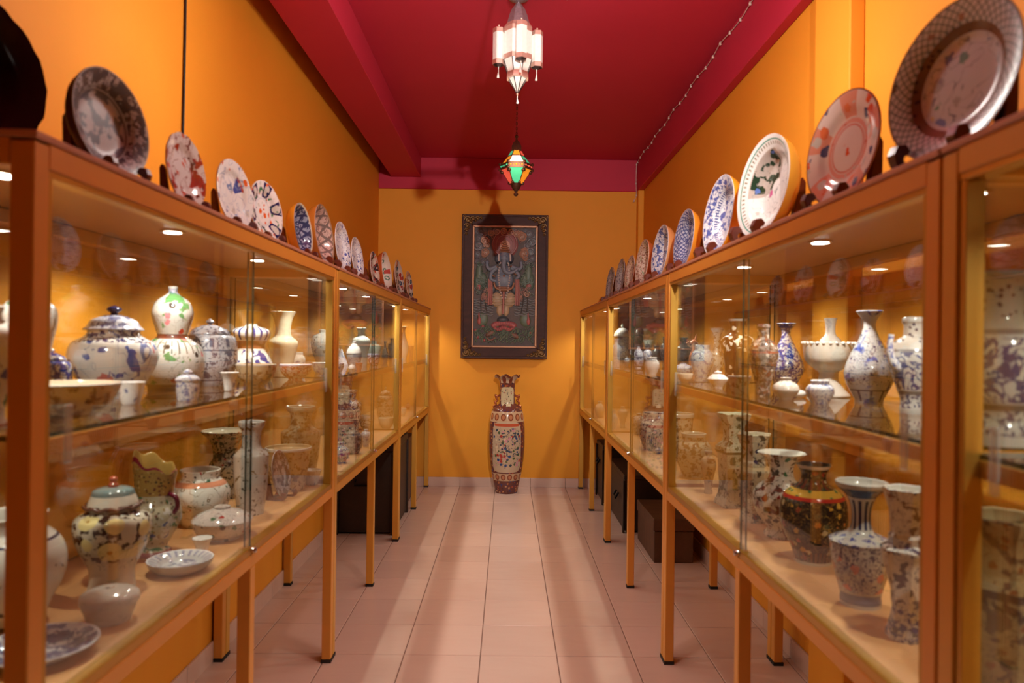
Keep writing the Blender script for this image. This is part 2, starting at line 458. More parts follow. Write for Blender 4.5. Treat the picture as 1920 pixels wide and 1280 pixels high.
def spot_head(root, pos, aim, watts, cone, blend):
    pos = Vector(pos); d = (Vector(aim) - pos).normalized(); lp = pos - root.location
    e = d.to_track_quat('-Z', 'Y').to_euler()
    hd = MB().lathe([(0.0, 0.045), (0.018, 0.045), (0.022, 0.03), (0.024, -0.012), (0.021, -0.012), (0.0, -0.008)], 18).build('spot_head', HEADM, root, lp, e, smooth=40)
    MB().lathe([(0.0, -0.0095), (0.020, -0.0115), (0.020, -0.0125), (0.0, -0.0125)], 18).build('lens', LENSM, hd)
    MB().tube([(lp.x, 0, lp.z + 0.055), (lp.x, 0, lp.z + 0.02)], 0.005).build('stem', METALD, root, smooth=60)
    light('spot_head_light', 'SPOT', pos + d*0.016, watts, (1.0, 0.94, 0.86), 0.022, e, math.radians(cone), blend)
spot_head(pl, (SPX - 0.115, SPY, SPZ), (XWL, 2.10, 1.92), WALL_W, 118, 1.0)
spot_head(pl, (SPX + 0.115, SPY, SPZ), (XWR, 2.25, 1.92), WALL_W, 118, 1.0)
sp = thing('drop_spot_lamp', 'single white spot lamp on a ceiling rod beside the viewer', 'lamp', (0.337, 0.0, ZC))
hang(sp, 0, 2.21)
spot_head(sp, (0.337, 0.0, 2.21), (0.0, YB, 2.15), END_W, 52, 0.6)
light('added_fill', 'POINT', (SPX, SPY, SPZ + 0.12), FILL_W, (1.0, 0.94, 0.86), 0.06)  # added light with no lamp of its own, brightens ceiling and near plates

# ------------------------------------------------------------------ display cabinets
PW = 0.034
def cabinet(label, s, y0, y1, spots, frame, rail, depth, locky=None):
    F = FL if s < 0 else FR
    yc = (y0 + y1)/2; h = (y1 - y0)/2
    root = thing('display_cabinet', label, 'cabinet', (F, yc, 0), group='glass display cabinets along the aisle')
    def B(name, d0, d1, a0, a1, z0, z1, mat, bev=0.002, parent=None, mis=None):
        x0, x1 = sorted((s*d0, s*d1))
        return MB().box(x0, x1, a0, a1, z0, z1, mis=mis).build(name, mat, parent or root, bevel=bev)
    D = depth
    for d0 in (0.0, D - PW):
        for a0 in (-h, h - PW):
            p = B('post', d0, d0 + PW, a0, a0 + PW, 0.012, 1.4995, frame)
            B('foot_cap', d0 - 0.002, d0 + PW + 0.002, a0 - 0.002, a0 + PW + 0.002, 0.0, 0.012, BLACKR, 0, p)
        p = B('middle_leg', d0, d0 + PW, -PW/2, PW/2, 0.012, 0.633, frame)
        B('foot_cap', d0 - 0.002, d0 + PW + 0.002, -PW/2 - 0.002, PW/2 + 0.002, 0.0, 0.012, BLACKR, 0, p)
    for z0, z1, nm in ((1.466, 1.5035, 'top_rail'), (0.632, 0.6655, 'base_rail')):
        B(nm, 0.0005, PW - 0.0005, -h + PW, h - PW, z0, z1, frame)
        B(nm, D - PW + 0.0005, D - 0.0005, -h + PW, h - PW, z0, z1, frame)
        for a0 in (-h + 0.0005, h - PW + 0.0005):
            B(nm, PW, D - PW, a0, a0 + PW - 0.001, z0, z1, frame)
    B('top_board', -0.003, D + 0.002, -h - 0.001, h + 0.001, 1.5035, Z_TOP, TOPB)
    B('ceiling_panel', PW, D - PW, -h + PW, h - PW, 1.4975, 1.5030, UNDER, 0)
    B('base_board', PW*0.9, D - 0.036, -h + PW, h - PW, 0.664, Z_BASE, BOARD, 0.001)
    B('lower_track', 0.003, PW*0.9 - 0.001, -h + PW, h - PW, 0.6655, 0.684, BRASS, 0.001)
    B('upper_track', 0.003, PW*0.9, -h + PW, h - PW, 1.456, 1.466, BRASS, 0.001)
    for a0 in (-h + PW, h - PW - 0.014):
        B('side_channel', 0.004, PW*0.9, a0, a0 + 0.014, 0.684, 1.456, BRASS, 0.001)
    # sliding glass doors, the far one behind
    for k, (a0, a1, d) in enumerate(((-h + PW + 0.004, 0.004, 0.008), (-0.004, h - PW - 0.004, 0.019))):
        dr = B('glass_door', d, d + 0.005, a0, a1, 0.678, 1.461, [GLASS, GEDGE], 0, None, [1, 1, 1, 1, 0, 0])
        hy = a0 + 0.055 if k == 0 else a1 - 0.055
        B('door_grip', d - 0.007, d - 0.0003, hy - 0.008, hy + 0.008, 1.035, 1.125, ACRYL, 0.002, dr)
        if k == 1:
            lk = MB().lathe([(0.0, 0.0), (0.008, 0.0), (0.0085, 0.008), (0.007, 0.014), (0.0, 0.015)], 14)
            lk.build('lock', CHROME, dr, (s*0.004, -0.005, 0.677), (0, -s*PI/2, 0), smooth=40)
    for a0 in (-h + 0.012, h - 0.018):
        B('end_glass', PW - 0.004, D - PW + 0.004, a0, a0 + 0.005, 0.664, 1.468, [GLASS, GEDGE], 0, None, [1, 1, 0, 0, 1, 1])
    B('back_glass', D - 0.045, D - 0.040, -h + 0.02, h - 0.02, 0.684, 1.4965, [GLASS, GEDGE], 0, None, [1, 1, 1, 1, 0, 0])
    B('glass_shelf', 0.0265, D - 0.047, -h + PW + 0.001, h - PW - 0.001, Z_SHELF - 0.008, Z_SHELF, [SGLASS, GEDGE], 0, None, [0, 0, 1, 1, 1, 1])
    if rail:
        B('shelf_rail', 0.0265, 0.050, -h + PW, h - PW, Z_SHELF - 0.035, Z_SHELF - 0.008, frame)
        B('shelf_rail', D - 0.066, D - 0.048, -h + PW, h - PW, Z_SHELF - 0.035, Z_SHELF - 0.008, frame)
    else:
        for a0 in (-h + PW, h - PW - 0.012):
            B('shelf_support', 0.045, D - 0.03, a0, a0 + 0.012, Z_SHELF - 0.02, Z_SHELF - 0.008, BRASS, 0.001)
    for (d, y) in spots:
        dl = MB().lathe([(0.0, 0.0), (0.030, 0.0), (0.030, -0.004), (0.023, -0.005), (0.0, -0.005)], 20).build('downlight', CHROME, root, (s*d, y - yc, 1.4975), smooth=40)
        MB().lathe([(0.0, -0.0055), (0.021, -0.0055), (0.021, -0.0062), (0.0, -0.0062)], 20).build('lens', LAMPW, dl)
        light('cabinet_spot', 'SPOT', (F + s*d, y, 1.488), CASE_W, (1.0, 0.94, 0.85), 0.012, (0, 0, 0), math.radians(150), 0.6)
    return root
DL, DR = 0.445, 0.455
cabinet('nearest left glass cabinet on legs, with jars and a black dish on top', -1, 0.995, 2.762, [(0.185, 1.19), (0.185, 1.80), (0.185, 2.41)], FRAME_A, True, DL)
cabinet('middle left golden-framed glass cabinet with a dark chest underneath', -1, 2.768, 4.432, [(0.185, 3.05), (0.185, 3.65), (0.185, 4.26)], FRAME_B, True, DL)
cabinet('farthest left golden-framed glass cabinet, touching the end wall', -1, 4.438, 6.096, [(0.185, 4.77), (0.185, 5.37), (0.185, 5.9)], FRAME_B, True, DL)
cabinet('glass cabinet cut off by the right edge, with a large blue dragon vase', 1, -0.74, 1.016, [(0.182, 0.02), (0.182, 0.62)], FRAME_B, True, DR)
cabinet('large right glass cabinet with blue and white vases and scalloped compote', 1, 1.022, 2.776, [(0.182, 1.23), (0.182, 1.83), (0.182, 2.42)], FRAME_A, True, DR)
cabinet('middle right glass cabinet with dark pots above low wooden chests', 1, 2.782, 4.450, [(0.182, 2.98), (0.182, 3.54), (0.182, 4.10)], FRAME_A, True, DR)
cabinet('farthest right glass cabinet, almost empty, touching the end wall', 1, 4.456, 6.096, [(0.182, 4.7), (0.182, 5.25), (0.182, 5.8)], FRAME_B, True, DR)
# ------------------------------------------------------------------ porcelain styles
W = srgb(202, 196, 188); GW = srgb(172, 170, 170); CR = srgb(194, 182, 158); BL = srgb(48, 66, 142); NV = srgb(26, 32, 82)
DB = srgb(52, 40, 34); RD = srgb(178, 44, 34); GR = srgb(52, 112, 72); PK = srgb(214, 120, 128); OR = srgb(214, 96, 44); GO = srgb(206, 160, 62); SL = srgb(96, 98, 120); BK = srgb(20, 18, 18)
def L(k, c=None, **kw): d = dict(k=k, c=c); d.update(kw); return d
def band(a, b, c): return L('band', c, v=(a, b))
FAM = [PK, GR, RD, BL, DB]
porcelain('bw_floral', W, [L('blob', BL, s=34, t=.56), L('line', NV, s=26, w=.016), band(.02, .06, BL), L('petal', BL, n=14, v=(.9, .96))])
porcelain('bw_dense', W, [L('blob', BL, s=48, t=.49), L('line', NV, s=40, w=.03), band(.0, .05, BL), band(.93, .96, BL)])
porcelain('bw_pale', srgb(224, 222, 220), [L('blob', srgb(120, 132, 176), s=40, t=.57), L('line', srgb(96, 108, 160), s=34, w=.018)])
porcelain('bw_scenic', GW, [L('blob', srgb(64, 82, 150), s=16, t=.55, w=.05), L('line', NV, s=30, w=.02, v=(.2, .75)), L('petal', srgb(60, 60, 90), n=9, t=.75, v=(.02, .14)), band(.135, .15, srgb(60, 58, 80)), L('dot', NV, s=34, t=.16)])
porcelain('bw_dragon', srgb(190, 186, 178), [L('line', srgb(50, 60, 110), s=11, w=.055, v=(.25, .62), dist=2.5), L('blob', srgb(60, 66, 104), s=26, t=.58, v=(.25, .65)), L('dot', srgb(66, 64, 84), s=60, t=.3, v=(.74, .95)), L('blob', srgb(80, 80, 104), s=60, t=.52, v=(.06, .2)), band(.2, .24, srgb(110, 100, 92)), band(.64, .67, srgb(120, 116, 116))])
porcelain('bw_lappet', W, [L('petal', NV, n=11, t=.1, v=(.62, .86)), L('line', NV, s=46, w=.05, v=(.1, .52)), L('dot', srgb(206, 112, 82), s=22, t=.3, v=(.12, .5)), L('blob', BL, s=44, t=.55, v=(.5, .6)), band(.03, .11, srgb(96, 92, 112)), band(.88, .96, NV), band(.11, .13, CR)])
porcelain('bw_imari', W, [L('line', NV, s=44, w=.045), L('dot', srgb(206, 104, 74), s=20, t=.3), band(.0, .04, NV), band(.58, .62, BL)])
porcelain('famille', W, [L('dot', s=17, t=.26, cols=[W, PK, W, GR, RD, W, BL]), L('line', srgb(92, 84, 60), s=15, w=.008), L('blob', srgb(70, 104, 70), s=30, t=.64), band(.03, .05, srgb(150, 96, 76))])
porcelain('famille_sparse', W, [L('dot', s=14, t=.2, cols=[W, RD, W, GR, W, BL]), L('blob', srgb(92, 84, 70), s=26, t=.62), L('line', srgb(110, 100, 80), s=13, w=.006)])
porcelain('famille_gourd', W, [L('blob', srgb(86, 138, 82), s=13, t=.58), L('dot', s=22, t=.24, cols=[W, PK, DB, GR, W, RD]), L('petal', srgb(96, 92, 84), n=26, t=.8, v=(.36, .48)), band(.50, .545, srgb(96, 44, 36)), band(.0, .07, srgb(120, 100, 72)), L('petal', BL, n=20, v=(.93, .985)), L('line', srgb(110, 100, 84), s=18, w=.008)])
porcelain('famille_dense', srgb(226, 214, 204), [L('blob', srgb(120, 70, 62), s=40, t=.53), L('blob', srgb(72, 92, 76), s=34, t=.58), L('dot', s=30, t=.25, cols=FAM), L('line', srgb(70, 50, 44), s=36, w=.02)])
porcelain('ginger_blue', W, [L('blob', srgb(64, 78, 140), s=9, t=.60), L('blob', srgb(178, 92, 92), s=7, t=.64), L('dot', srgb(70, 84, 140), s=16, t=.16), L('line', srgb(90, 100, 140), s=8, w=.006), L('blob', NV, s=50, t=.5, v=(.6, .75))])
porcelain('ginger_lid', srgb(176, 172, 176), [L('blob', SL, s=26, t=.52), L('line', NV, s=24, w=.02)])
porcelain('grey_bands', srgb(196, 194, 200), [L('blob', srgb(92, 88, 108), s=24, t=.53, v=(.1, .52)), L('line', srgb(90, 88, 110), s=20, w=.02), band(.52, .54, SL), band(.08, .1, SL), L('petal', SL, n=10, t=.7, v=(.58, .7))])
porcelain('mushroom_blue', srgb(238, 234, 224), [L('petal', srgb(84, 104, 170), n=20, t=.35, v=(.04, .16)), L('blob', BL, s=20, t=.54, v=(.2, .55)), L('petal', BL, n=16, t=.45, v=(.72, .95)), band(.56, .7, srgb(150, 92, 60))])
porcelain('celadon', srgb(206, 212, 202), [L('line', srgb(176, 184, 172), s=16, w=.01)], rough=.1)
porcelain('cream_plain', srgb(230, 220, 196), [], rough=.12)
porcelain('white_plain', srgb(242, 238, 230), [L('blob', srgb(206, 204, 204), s=30, t=.6)])
porcelain('white_mark', srgb(234, 230, 224), [L('blob', srgb(112, 122, 160), s=26, t=.63), L('line', srgb(130, 130, 150), s=16, w=.006)])
porcelain('grey_dark', srgb(88, 82, 78), [L('blob', srgb(50, 46, 44), s=46, t=.5), L('dot', srgb(140, 132, 122), s=50, t=.2)], rough=.3)
porcelain('grey_floral', srgb(150, 136, 126), [L('blob', srgb(74, 62, 58), s=46, t=.5), L('blob', srgb(130, 66, 54), s=40, t=.58), L('line', srgb(56, 48, 48), s=46, w=.03), band(.6, .62, srgb(150, 74, 58)), L('dot', srgb(210, 196, 180), s=30, t=.2)])
porcelain('grey_crackle', srgb(168, 160, 148), [L('blob', srgb(84, 84, 78), s=40, t=.52), L('line', srgb(70, 68, 66), s=52, w=.02)])
porcelain('landscape', CR, [L('blob', srgb(74, 74, 52), s=26, t=.55), L('blob', srgb(64, 50, 44), s=50, t=.58), L('line', srgb(78, 70, 56), s=22, w=.014), L('dot', RD, s=26, t=.12)])
porcelain('landscape_hex', srgb(218, 206, 178), [L('blob', srgb(84, 76, 56), s=24, t=.56), L('dot', s=26, t=.24, cols=[srgb(84, 60, 48), CR, srgb(160, 84, 56), NV]), L('line', srgb(70, 60, 50), s=24, w=.012), band(.6, .64, srgb(196, 176, 140)), L('dot', NV, s=60, t=.3, v=(.02, .1))])
porcelain('square_green', srgb(206, 206, 178), [L('blob', srgb(98, 104, 72), s=22, t=.56), L('line', srgb(70, 74, 54), s=18, w=.01), band(.57, .6, srgb(90, 92, 66)), L('dot', srgb(96, 66, 48), s=30, t=.18, v=(.66, .95))])
porcelain('hex_blue', srgb(224, 220, 212), [L('blob', NV, s=40, t=.52, v=(.58, .66)), L('blob', srgb(86, 82, 92), s=26, t=.57), L('line', srgb(60, 62, 96), s=26, w=.014), L('blob', srgb(60, 68, 120), s=50, t=.52, v=(0, .2))])
porcelain('hex_dark', srgb(168, 148, 112), [L('blob', srgb(62, 56, 60), s=20, t=.54), L('dot', srgb(130, 72, 48), s=24, t=.2), L('line', srgb(80, 70, 60), s=18, w=.012), band(.62, .66, srgb(70, 62, 60))])
porcelain('brown_white', srgb(112, 68, 28), [L('dot', srgb(240, 222, 190), s=24, t=.3, v=(.55, .9)), L('blob', srgb(240, 226, 196), s=20, t=.58, v=(.5, .76)), L('dot', srgb(226, 190, 140), s=20, t=.2), L('blob', srgb(90, 56, 24), s=18, t=.56, v=(.05, .5)), band(.97, 1.0, W)])
porcelain('dark_floral', srgb(40, 30, 26), [L('dot', s=30, t=.3, cols=[GO, srgb(150, 44, 32), srgb(206, 190, 150), srgb(60, 72, 56), srgb(190, 110, 46)]), L('line', srgb(176, 140, 66), s=34, w=.012), band(.665, .70, RD), band(.70, .765, GO), L('dot', GR, s=40, t=.3, v=(.70, .765)), L('petal', srgb(110, 50, 34), n=14, v=(.77, .86)), L('petal', srgb(120, 74, 40), n=30, v=(.03, .14)), band(0, .03, CR), band(.965, 1.0, srgb(214, 196, 180))])
porcelain('trumpet_flower', srgb(232, 226, 214), [L('blob', srgb(126, 66, 52), s=20, t=.58), L('blob', srgb(72, 70, 66), s=24, t=.58), L('dot', s=18, t=.22, cols=[RD, W, srgb(190, 92, 50), W, GR]), L('line', srgb(90, 74, 64), s=18, w=.012)])
porcelain('chrysanthemum', srgb(222, 212, 192), [L('blob', srgb(66, 42, 36), s=30, t=.53, v=(.25, .7)), L('dot', srgb(238, 220, 158), s=13, t=.42, rnd=.6, wob=.12, v=(.3, .68)), L('dot', srgb(190, 140, 62), s=13, t=.1, rnd=.6, wob=.1, v=(.3, .68)), L('line', srgb(66, 44, 36), s=18, w=.01, v=(.2, .4))])
porcelain('chrys_lid', srgb(230, 222, 208), [band(.62, 1.0, srgb(118, 138, 140)), L('petal', srgb(90, 54, 46), n=14, v=(0, .2))])
porcelain('knob_red', srgb(178, 88, 72), [])
porcelain('knob_navy', srgb(24, 28, 60), [])
porcelain('mosaic', srgb(186, 176, 150), [L('dot', s=70, t=.33, cols=[srgb(150, 120, 70), srgb(96, 84, 60), srgb(190, 180, 160), srgb(120, 76, 70)]), L('blob', W, s=12, t=.56, v=(.2, .6)), L('blob', GR, s=22, t=.6), L('blob', srgb(70, 80, 130), s=20, t=.62), band(0, .06, srgb(150, 84, 88))])
porcelain('mosaic_collar', srgb(170, 136, 74), [L('dot', s=80, t=.32, cols=[srgb(120, 92, 50), srgb(80, 70, 50), srgb(196, 170, 110), srgb(110, 60, 50)]), band(.9, 1.2, srgb(120, 28, 52))])
porcelain('jar_orange_neck', srgb(238, 234, 224), [L('dot', s=14, t=.22, cols=[W, GR, W, RD, srgb(120, 130, 60), W]), L('blob', srgb(64, 104, 80), s=18, t=.61), L('line', srgb(130, 100, 60), s=13, w=.01), band(.74, .82, srgb(226, 150, 116)), L('dot', srgb(90, 70, 60), s=60, t=.3, v=(.85, .95))])
porcelain('tureen_spots', srgb(226, 216, 208), [L('dot', s=26, t=.26, cols=[W, RD, W, GR, DB, W]), L('line', srgb(120, 104, 100), s=26, w=.01)])
porcelain('bowl_figures', srgb(196, 172, 136), [L('blob', srgb(104, 96, 92), s=22, t=.55, v=(.05, .6)), L('blob', srgb(128, 90, 56), s=30, t=.58), band(.95, 1.01, W)])
porcelain('bowl_brown', srgb(206, 190, 166), [L('blob', srgb(126, 92, 60), s=30, t=.53), L('dot', srgb(96, 74, 60), s=26, t=.24), band(.93, 1.01, W)])
porcelain('bowl_red', srgb(226, 208, 196), [L('blob', srgb(160, 64, 48), s=50, t=.5), L('line', srgb(100, 40, 36), s=44, w=.02), band(.92, 1.01, srgb(200, 200, 226))])
porcelain('wave_brown', srgb(196, 186, 168), [L('line', srgb(70, 48, 34), s=10, w=.05, dist=2.0, v=(.2, .8)), band(.9, 1.01, W)])
porcelain('jar_ribbed', srgb(196, 176, 156), [L('blob', srgb(70, 66, 74), s=30, t=.54, v=(.45, .85)), L('petal', srgb(132, 116, 100), n=34, t=.3, v=(.03, .42)), L('dot', NV, s=40, t=.26, v=(.8, .95)), L('blob', srgb(60, 60, 60), s=20, t=.57)])
porcelain('box_white', srgb(214, 206, 194), [L('line', srgb(190, 184, 172), s=20, w=.01)])
porcelain('big_white', srgb(232, 228, 220), [L('blob', srgb(60, 48, 42), s=16, t=.6, v=(.15, .55)), band(.765, .785, NV), band(.0, .04, DB)])
porcelain('dish_blue', srgb(196, 196, 196), [L('blob', srgb(112, 116, 140), s=34, t=.5, v=(0, .62)), L('petal', srgb(130, 136, 160), n=24, t=.4, v=(.7, .95)), band(.96, 1.01, srgb(230, 230, 234))])
porcelain('plate_blue', srgb(196, 194, 196), [L('blob', srgb(76, 84, 116), s=24, t=.47), L('line', srgb(60, 66, 104), s=24, w=.03), band(.95, 1.01, srgb(206, 206, 210))])
porcelain('clay', srgb(190, 120, 84), [L('blob', srgb(150, 86, 60), s=30, t=.55)], rough=.4)
porcelain('statue_dark', srgb(84, 42, 30), [L('blob', srgb(50, 26, 20), s=40, t=.5)], rough=.35)
# plates (v runs from the centre to the rim; above 1.15 is the back)
porcelain('p_grey', srgb(186, 182, 186), [L('blob', srgb(92, 92, 106), s=20, t=.49, v=(0, .62)), band(.62, .64, srgb(104, 92, 88)), L('blob', srgb(72, 66, 72), s=28, t=.47, v=(.66, .98)), L('line', srgb(90, 70, 60), s=24, w=.03, v=(.66, .98))], back=srgb(96, 76, 60), rough=.38)
porcelain('p_black', BK, [], rough=.16, back=BK)
porcelain('p_shell', srgb(228, 222, 222), [L('blob', srgb(170, 62, 44), s=12, t=.56, v=(.45, 1.0)), L('blob', srgb(110, 62, 50), s=16, t=.6, v=(.5, 1.0)), L('line', srgb(140, 70, 60), s=16, w=.012), L('dot', srgb(206, 110, 90), s=20, t=.2)], back=srgb(206, 150, 70))
porcelain('p_book', srgb(236, 234, 232), [L('sector', srgb(60, 78, 150), u=(.05, .16), v=(.2, .62)), L('sector', srgb(196, 70, 52), u=(.045, .165), v=(.62, .68)), L('dot', s=18, t=.2, cols=[W, GR, W, OR, BL, W]), L('line', srgb(120, 140, 180), s=14, w=.01)], back=srgb(220, 176, 96))
porcelain('p_imari', srgb(232, 226, 224), [L('panels', NV, n=6, f=.5, v=(.5, .97)), L('ovals', W, n=6, ru=.17, rv=.18, v0=.75, o=.25), L('dot', s=34, t=.28, cols=[OR, W, srgb(214, 110, 70), W, NV]), L('dot', OR, s=26, t=.3, v=(0, .38)), L('blob', srgb(70, 120, 90), s=26, t=.62, v=(.5, .97)), band(.42, .47, srgb(206, 206, 210))], back=W)
porcelain('p_fret_blue', srgb(150, 154, 176), [L('cell', srgb(52, 56, 92), n=14, nv=3.0, w=.16), L('line', srgb(50, 54, 90), s=24, w=.04), band(.94, 1.01, CR)], back=srgb(216, 152, 42))  # yellow back colour stands in for light bounced off the orange wall
porcelain('p_fret_pink', srgb(196, 160, 150), [L('cell', srgb(112, 96, 92), n=12, nv=3.0, w=.12), L('line', srgb(120, 90, 86), s=26, w=.03), band(.95, 1.01, srgb(150, 120, 96))], back=srgb(176, 108, 44))
porcelain('p_bw', srgb(226, 224, 230), [L('dot', srgb(70, 86, 160), s=26, t=.24), L('line', srgb(80, 92, 150), s=24, w=.016), L('dot', NV, s=60, t=.22, v=(.7, .95))], back=srgb(170, 130, 90))
porcelain('p_imari_small', srgb(214, 196, 186), [L('panels', srgb(54, 46, 56), n=5, f=.45, v=(.3, .97)), L('blob', srgb(180, 60, 44), s=22, t=.56), L('dot', W, s=30, t=.2)], back=srgb(120, 62, 40))
porcelain('p_seal_green', srgb(220, 208, 200), [L('ovals', srgb(84, 124, 104), n=1, ru=.12, rv=.3, v0=.1, o=.5), L('dot', srgb(96, 130, 112), s=13, t=.34, ring=.2, rnd=.4), L('panels', srgb(180, 74, 70), n=4, f=.18, v=(.6, .9))], back=srgb(176, 84, 44))
porcelain('p_seal_blue', srgb(214, 200, 194), [L('dot', s=15, t=.36, ring=.12, rnd=.4, cols=[srgb(52, 78, 104), srgb(150, 52, 48), srgb(70, 60, 50)]), L('panels', srgb(170, 66, 60), n=4, f=.15, v=(.6, .95))], back=srgb(150, 90, 60))
porcelain('p_canton', srgb(206, 206, 210), [L('cell', srgb(96, 112, 104), n=44, nv=9.0, w=.1, v=(.70, .97)), L('dot', s=26, t=.26, v=(.7, .97), cols=[srgb(150, 120, 110), srgb(120, 122, 110), srgb(84, 70, 62)]), band(.60, .70, srgb(126, 92, 66)), L('dot', srgb(70, 50, 40), s=60, t=.3, v=(.6, .7)), L('dot', s=18, t=.34, v=(.05, .55), cols=[srgb(96, 116, 170), srgb(190, 92, 100), srgb(206, 190, 130), GW, srgb(96, 140, 120)]), L('line', srgb(110, 112, 128), s=14, w=.012, v=(0, .58)), band(.97, 1.01, srgb(120, 100, 92))], back=srgb(96, 70, 52), rough=.22)
porcelain('p_coral', srgb(232, 214, 206), [L('panels', srgb(226, 150, 128), n=5, f=.42, v=(.56, .97)), L('dot', s=22, t=.38, v=(.56, .97), cols=[srgb(222, 92, 54), W, srgb(222, 110, 70), srgb(70, 78, 120), srgb(226, 120, 80), W]), band(.40, .43, srgb(214, 120, 104)), band(.45, .53, srgb(226, 160, 146)), L('dot', s=60, t=.3, v=(.45, .53), cols=[srgb(206, 100, 84), W]), L('dot', srgb(220, 92, 52), s=40, t=.36, v=(0, .13)), band(.975, 1.01, srgb(120, 50, 40))], back=srgb(196, 120, 60))
porcelain('p_tree', srgb(236, 234, 232), [band(.90, .925, srgb(88, 150, 132)), L('petal', srgb(150, 140, 120), n=60, t=.3, v=(.82, .88)), L('sector', srgb(190, 176, 168), u=(.22, .52), v=(.2, .76)), L('blob', srgb(40, 62, 46), s=15, t=.5, **{'in': L('sector', None, u=(.24, .50), v=(.22, .74))}), L('dot', s=17, t=.2, v=(0, .72), cols=[W, srgb(96, 120, 190), W, srgb(206, 96, 150), W, srgb(84, 150, 150)]), L('line', srgb(150, 150, 150), s=12, w=.006, v=(0, .7))], back=srgb(226, 160, 56))  # back painted yellow to hold the glow of the wall behind
porcelain('p_bwrim', srgb(222, 222, 228), [L('blob', srgb(86, 98, 160), s=34, t=.5, v=(.72, .97)), L('petal', srgb(60, 70, 130), n=60, t=.1, v=(.64, .69)), L('blob', srgb(92, 100, 160), s=20, t=.54, v=(0, .6)), L('line', srgb(70, 80, 140), s=30, w=.02)], back=srgb(226, 156, 40))  # wall bounce on the outside is put into the yellow back colour
porcelain('p_bwdark', srgb(176, 178, 196), [L('cell', srgb(66, 74, 124), n=30, nv=8, w=.14, v=(.55, .97)), L('blob', srgb(70, 76, 130), s=26, t=.5, v=(0, .55)), L('line', srgb(60, 64, 110), s=26, w=.03)], back=srgb(214, 142, 44))  # yellow of the back is painted wall glow
porcelain('p_bwflower', srgb(206, 206, 214), [L('blob', srgb(74, 92, 150), s=30, t=.5, v=(.3, .95)), L('line', srgb(80, 84, 130), s=26, w=.02)], back=srgb(196, 140, 90))
porcelain('p_brown_lattice', srgb(206, 184, 170), [L('dot', srgb(130, 96, 84), s=44, t=.3, v=(.3, .97)), L('line', srgb(140, 84, 66), s=40, w=.03), L('blob', srgb(120, 140, 110), s=24, t=.62)], back=srgb(170, 90, 52))
porcelain('p_speckle', srgb(168, 158, 160), [L('dot', srgb(84, 78, 92), s=60, t=.32), L('line', srgb(96, 88, 96), s=50, w=.03)], back=srgb(110, 80, 60))

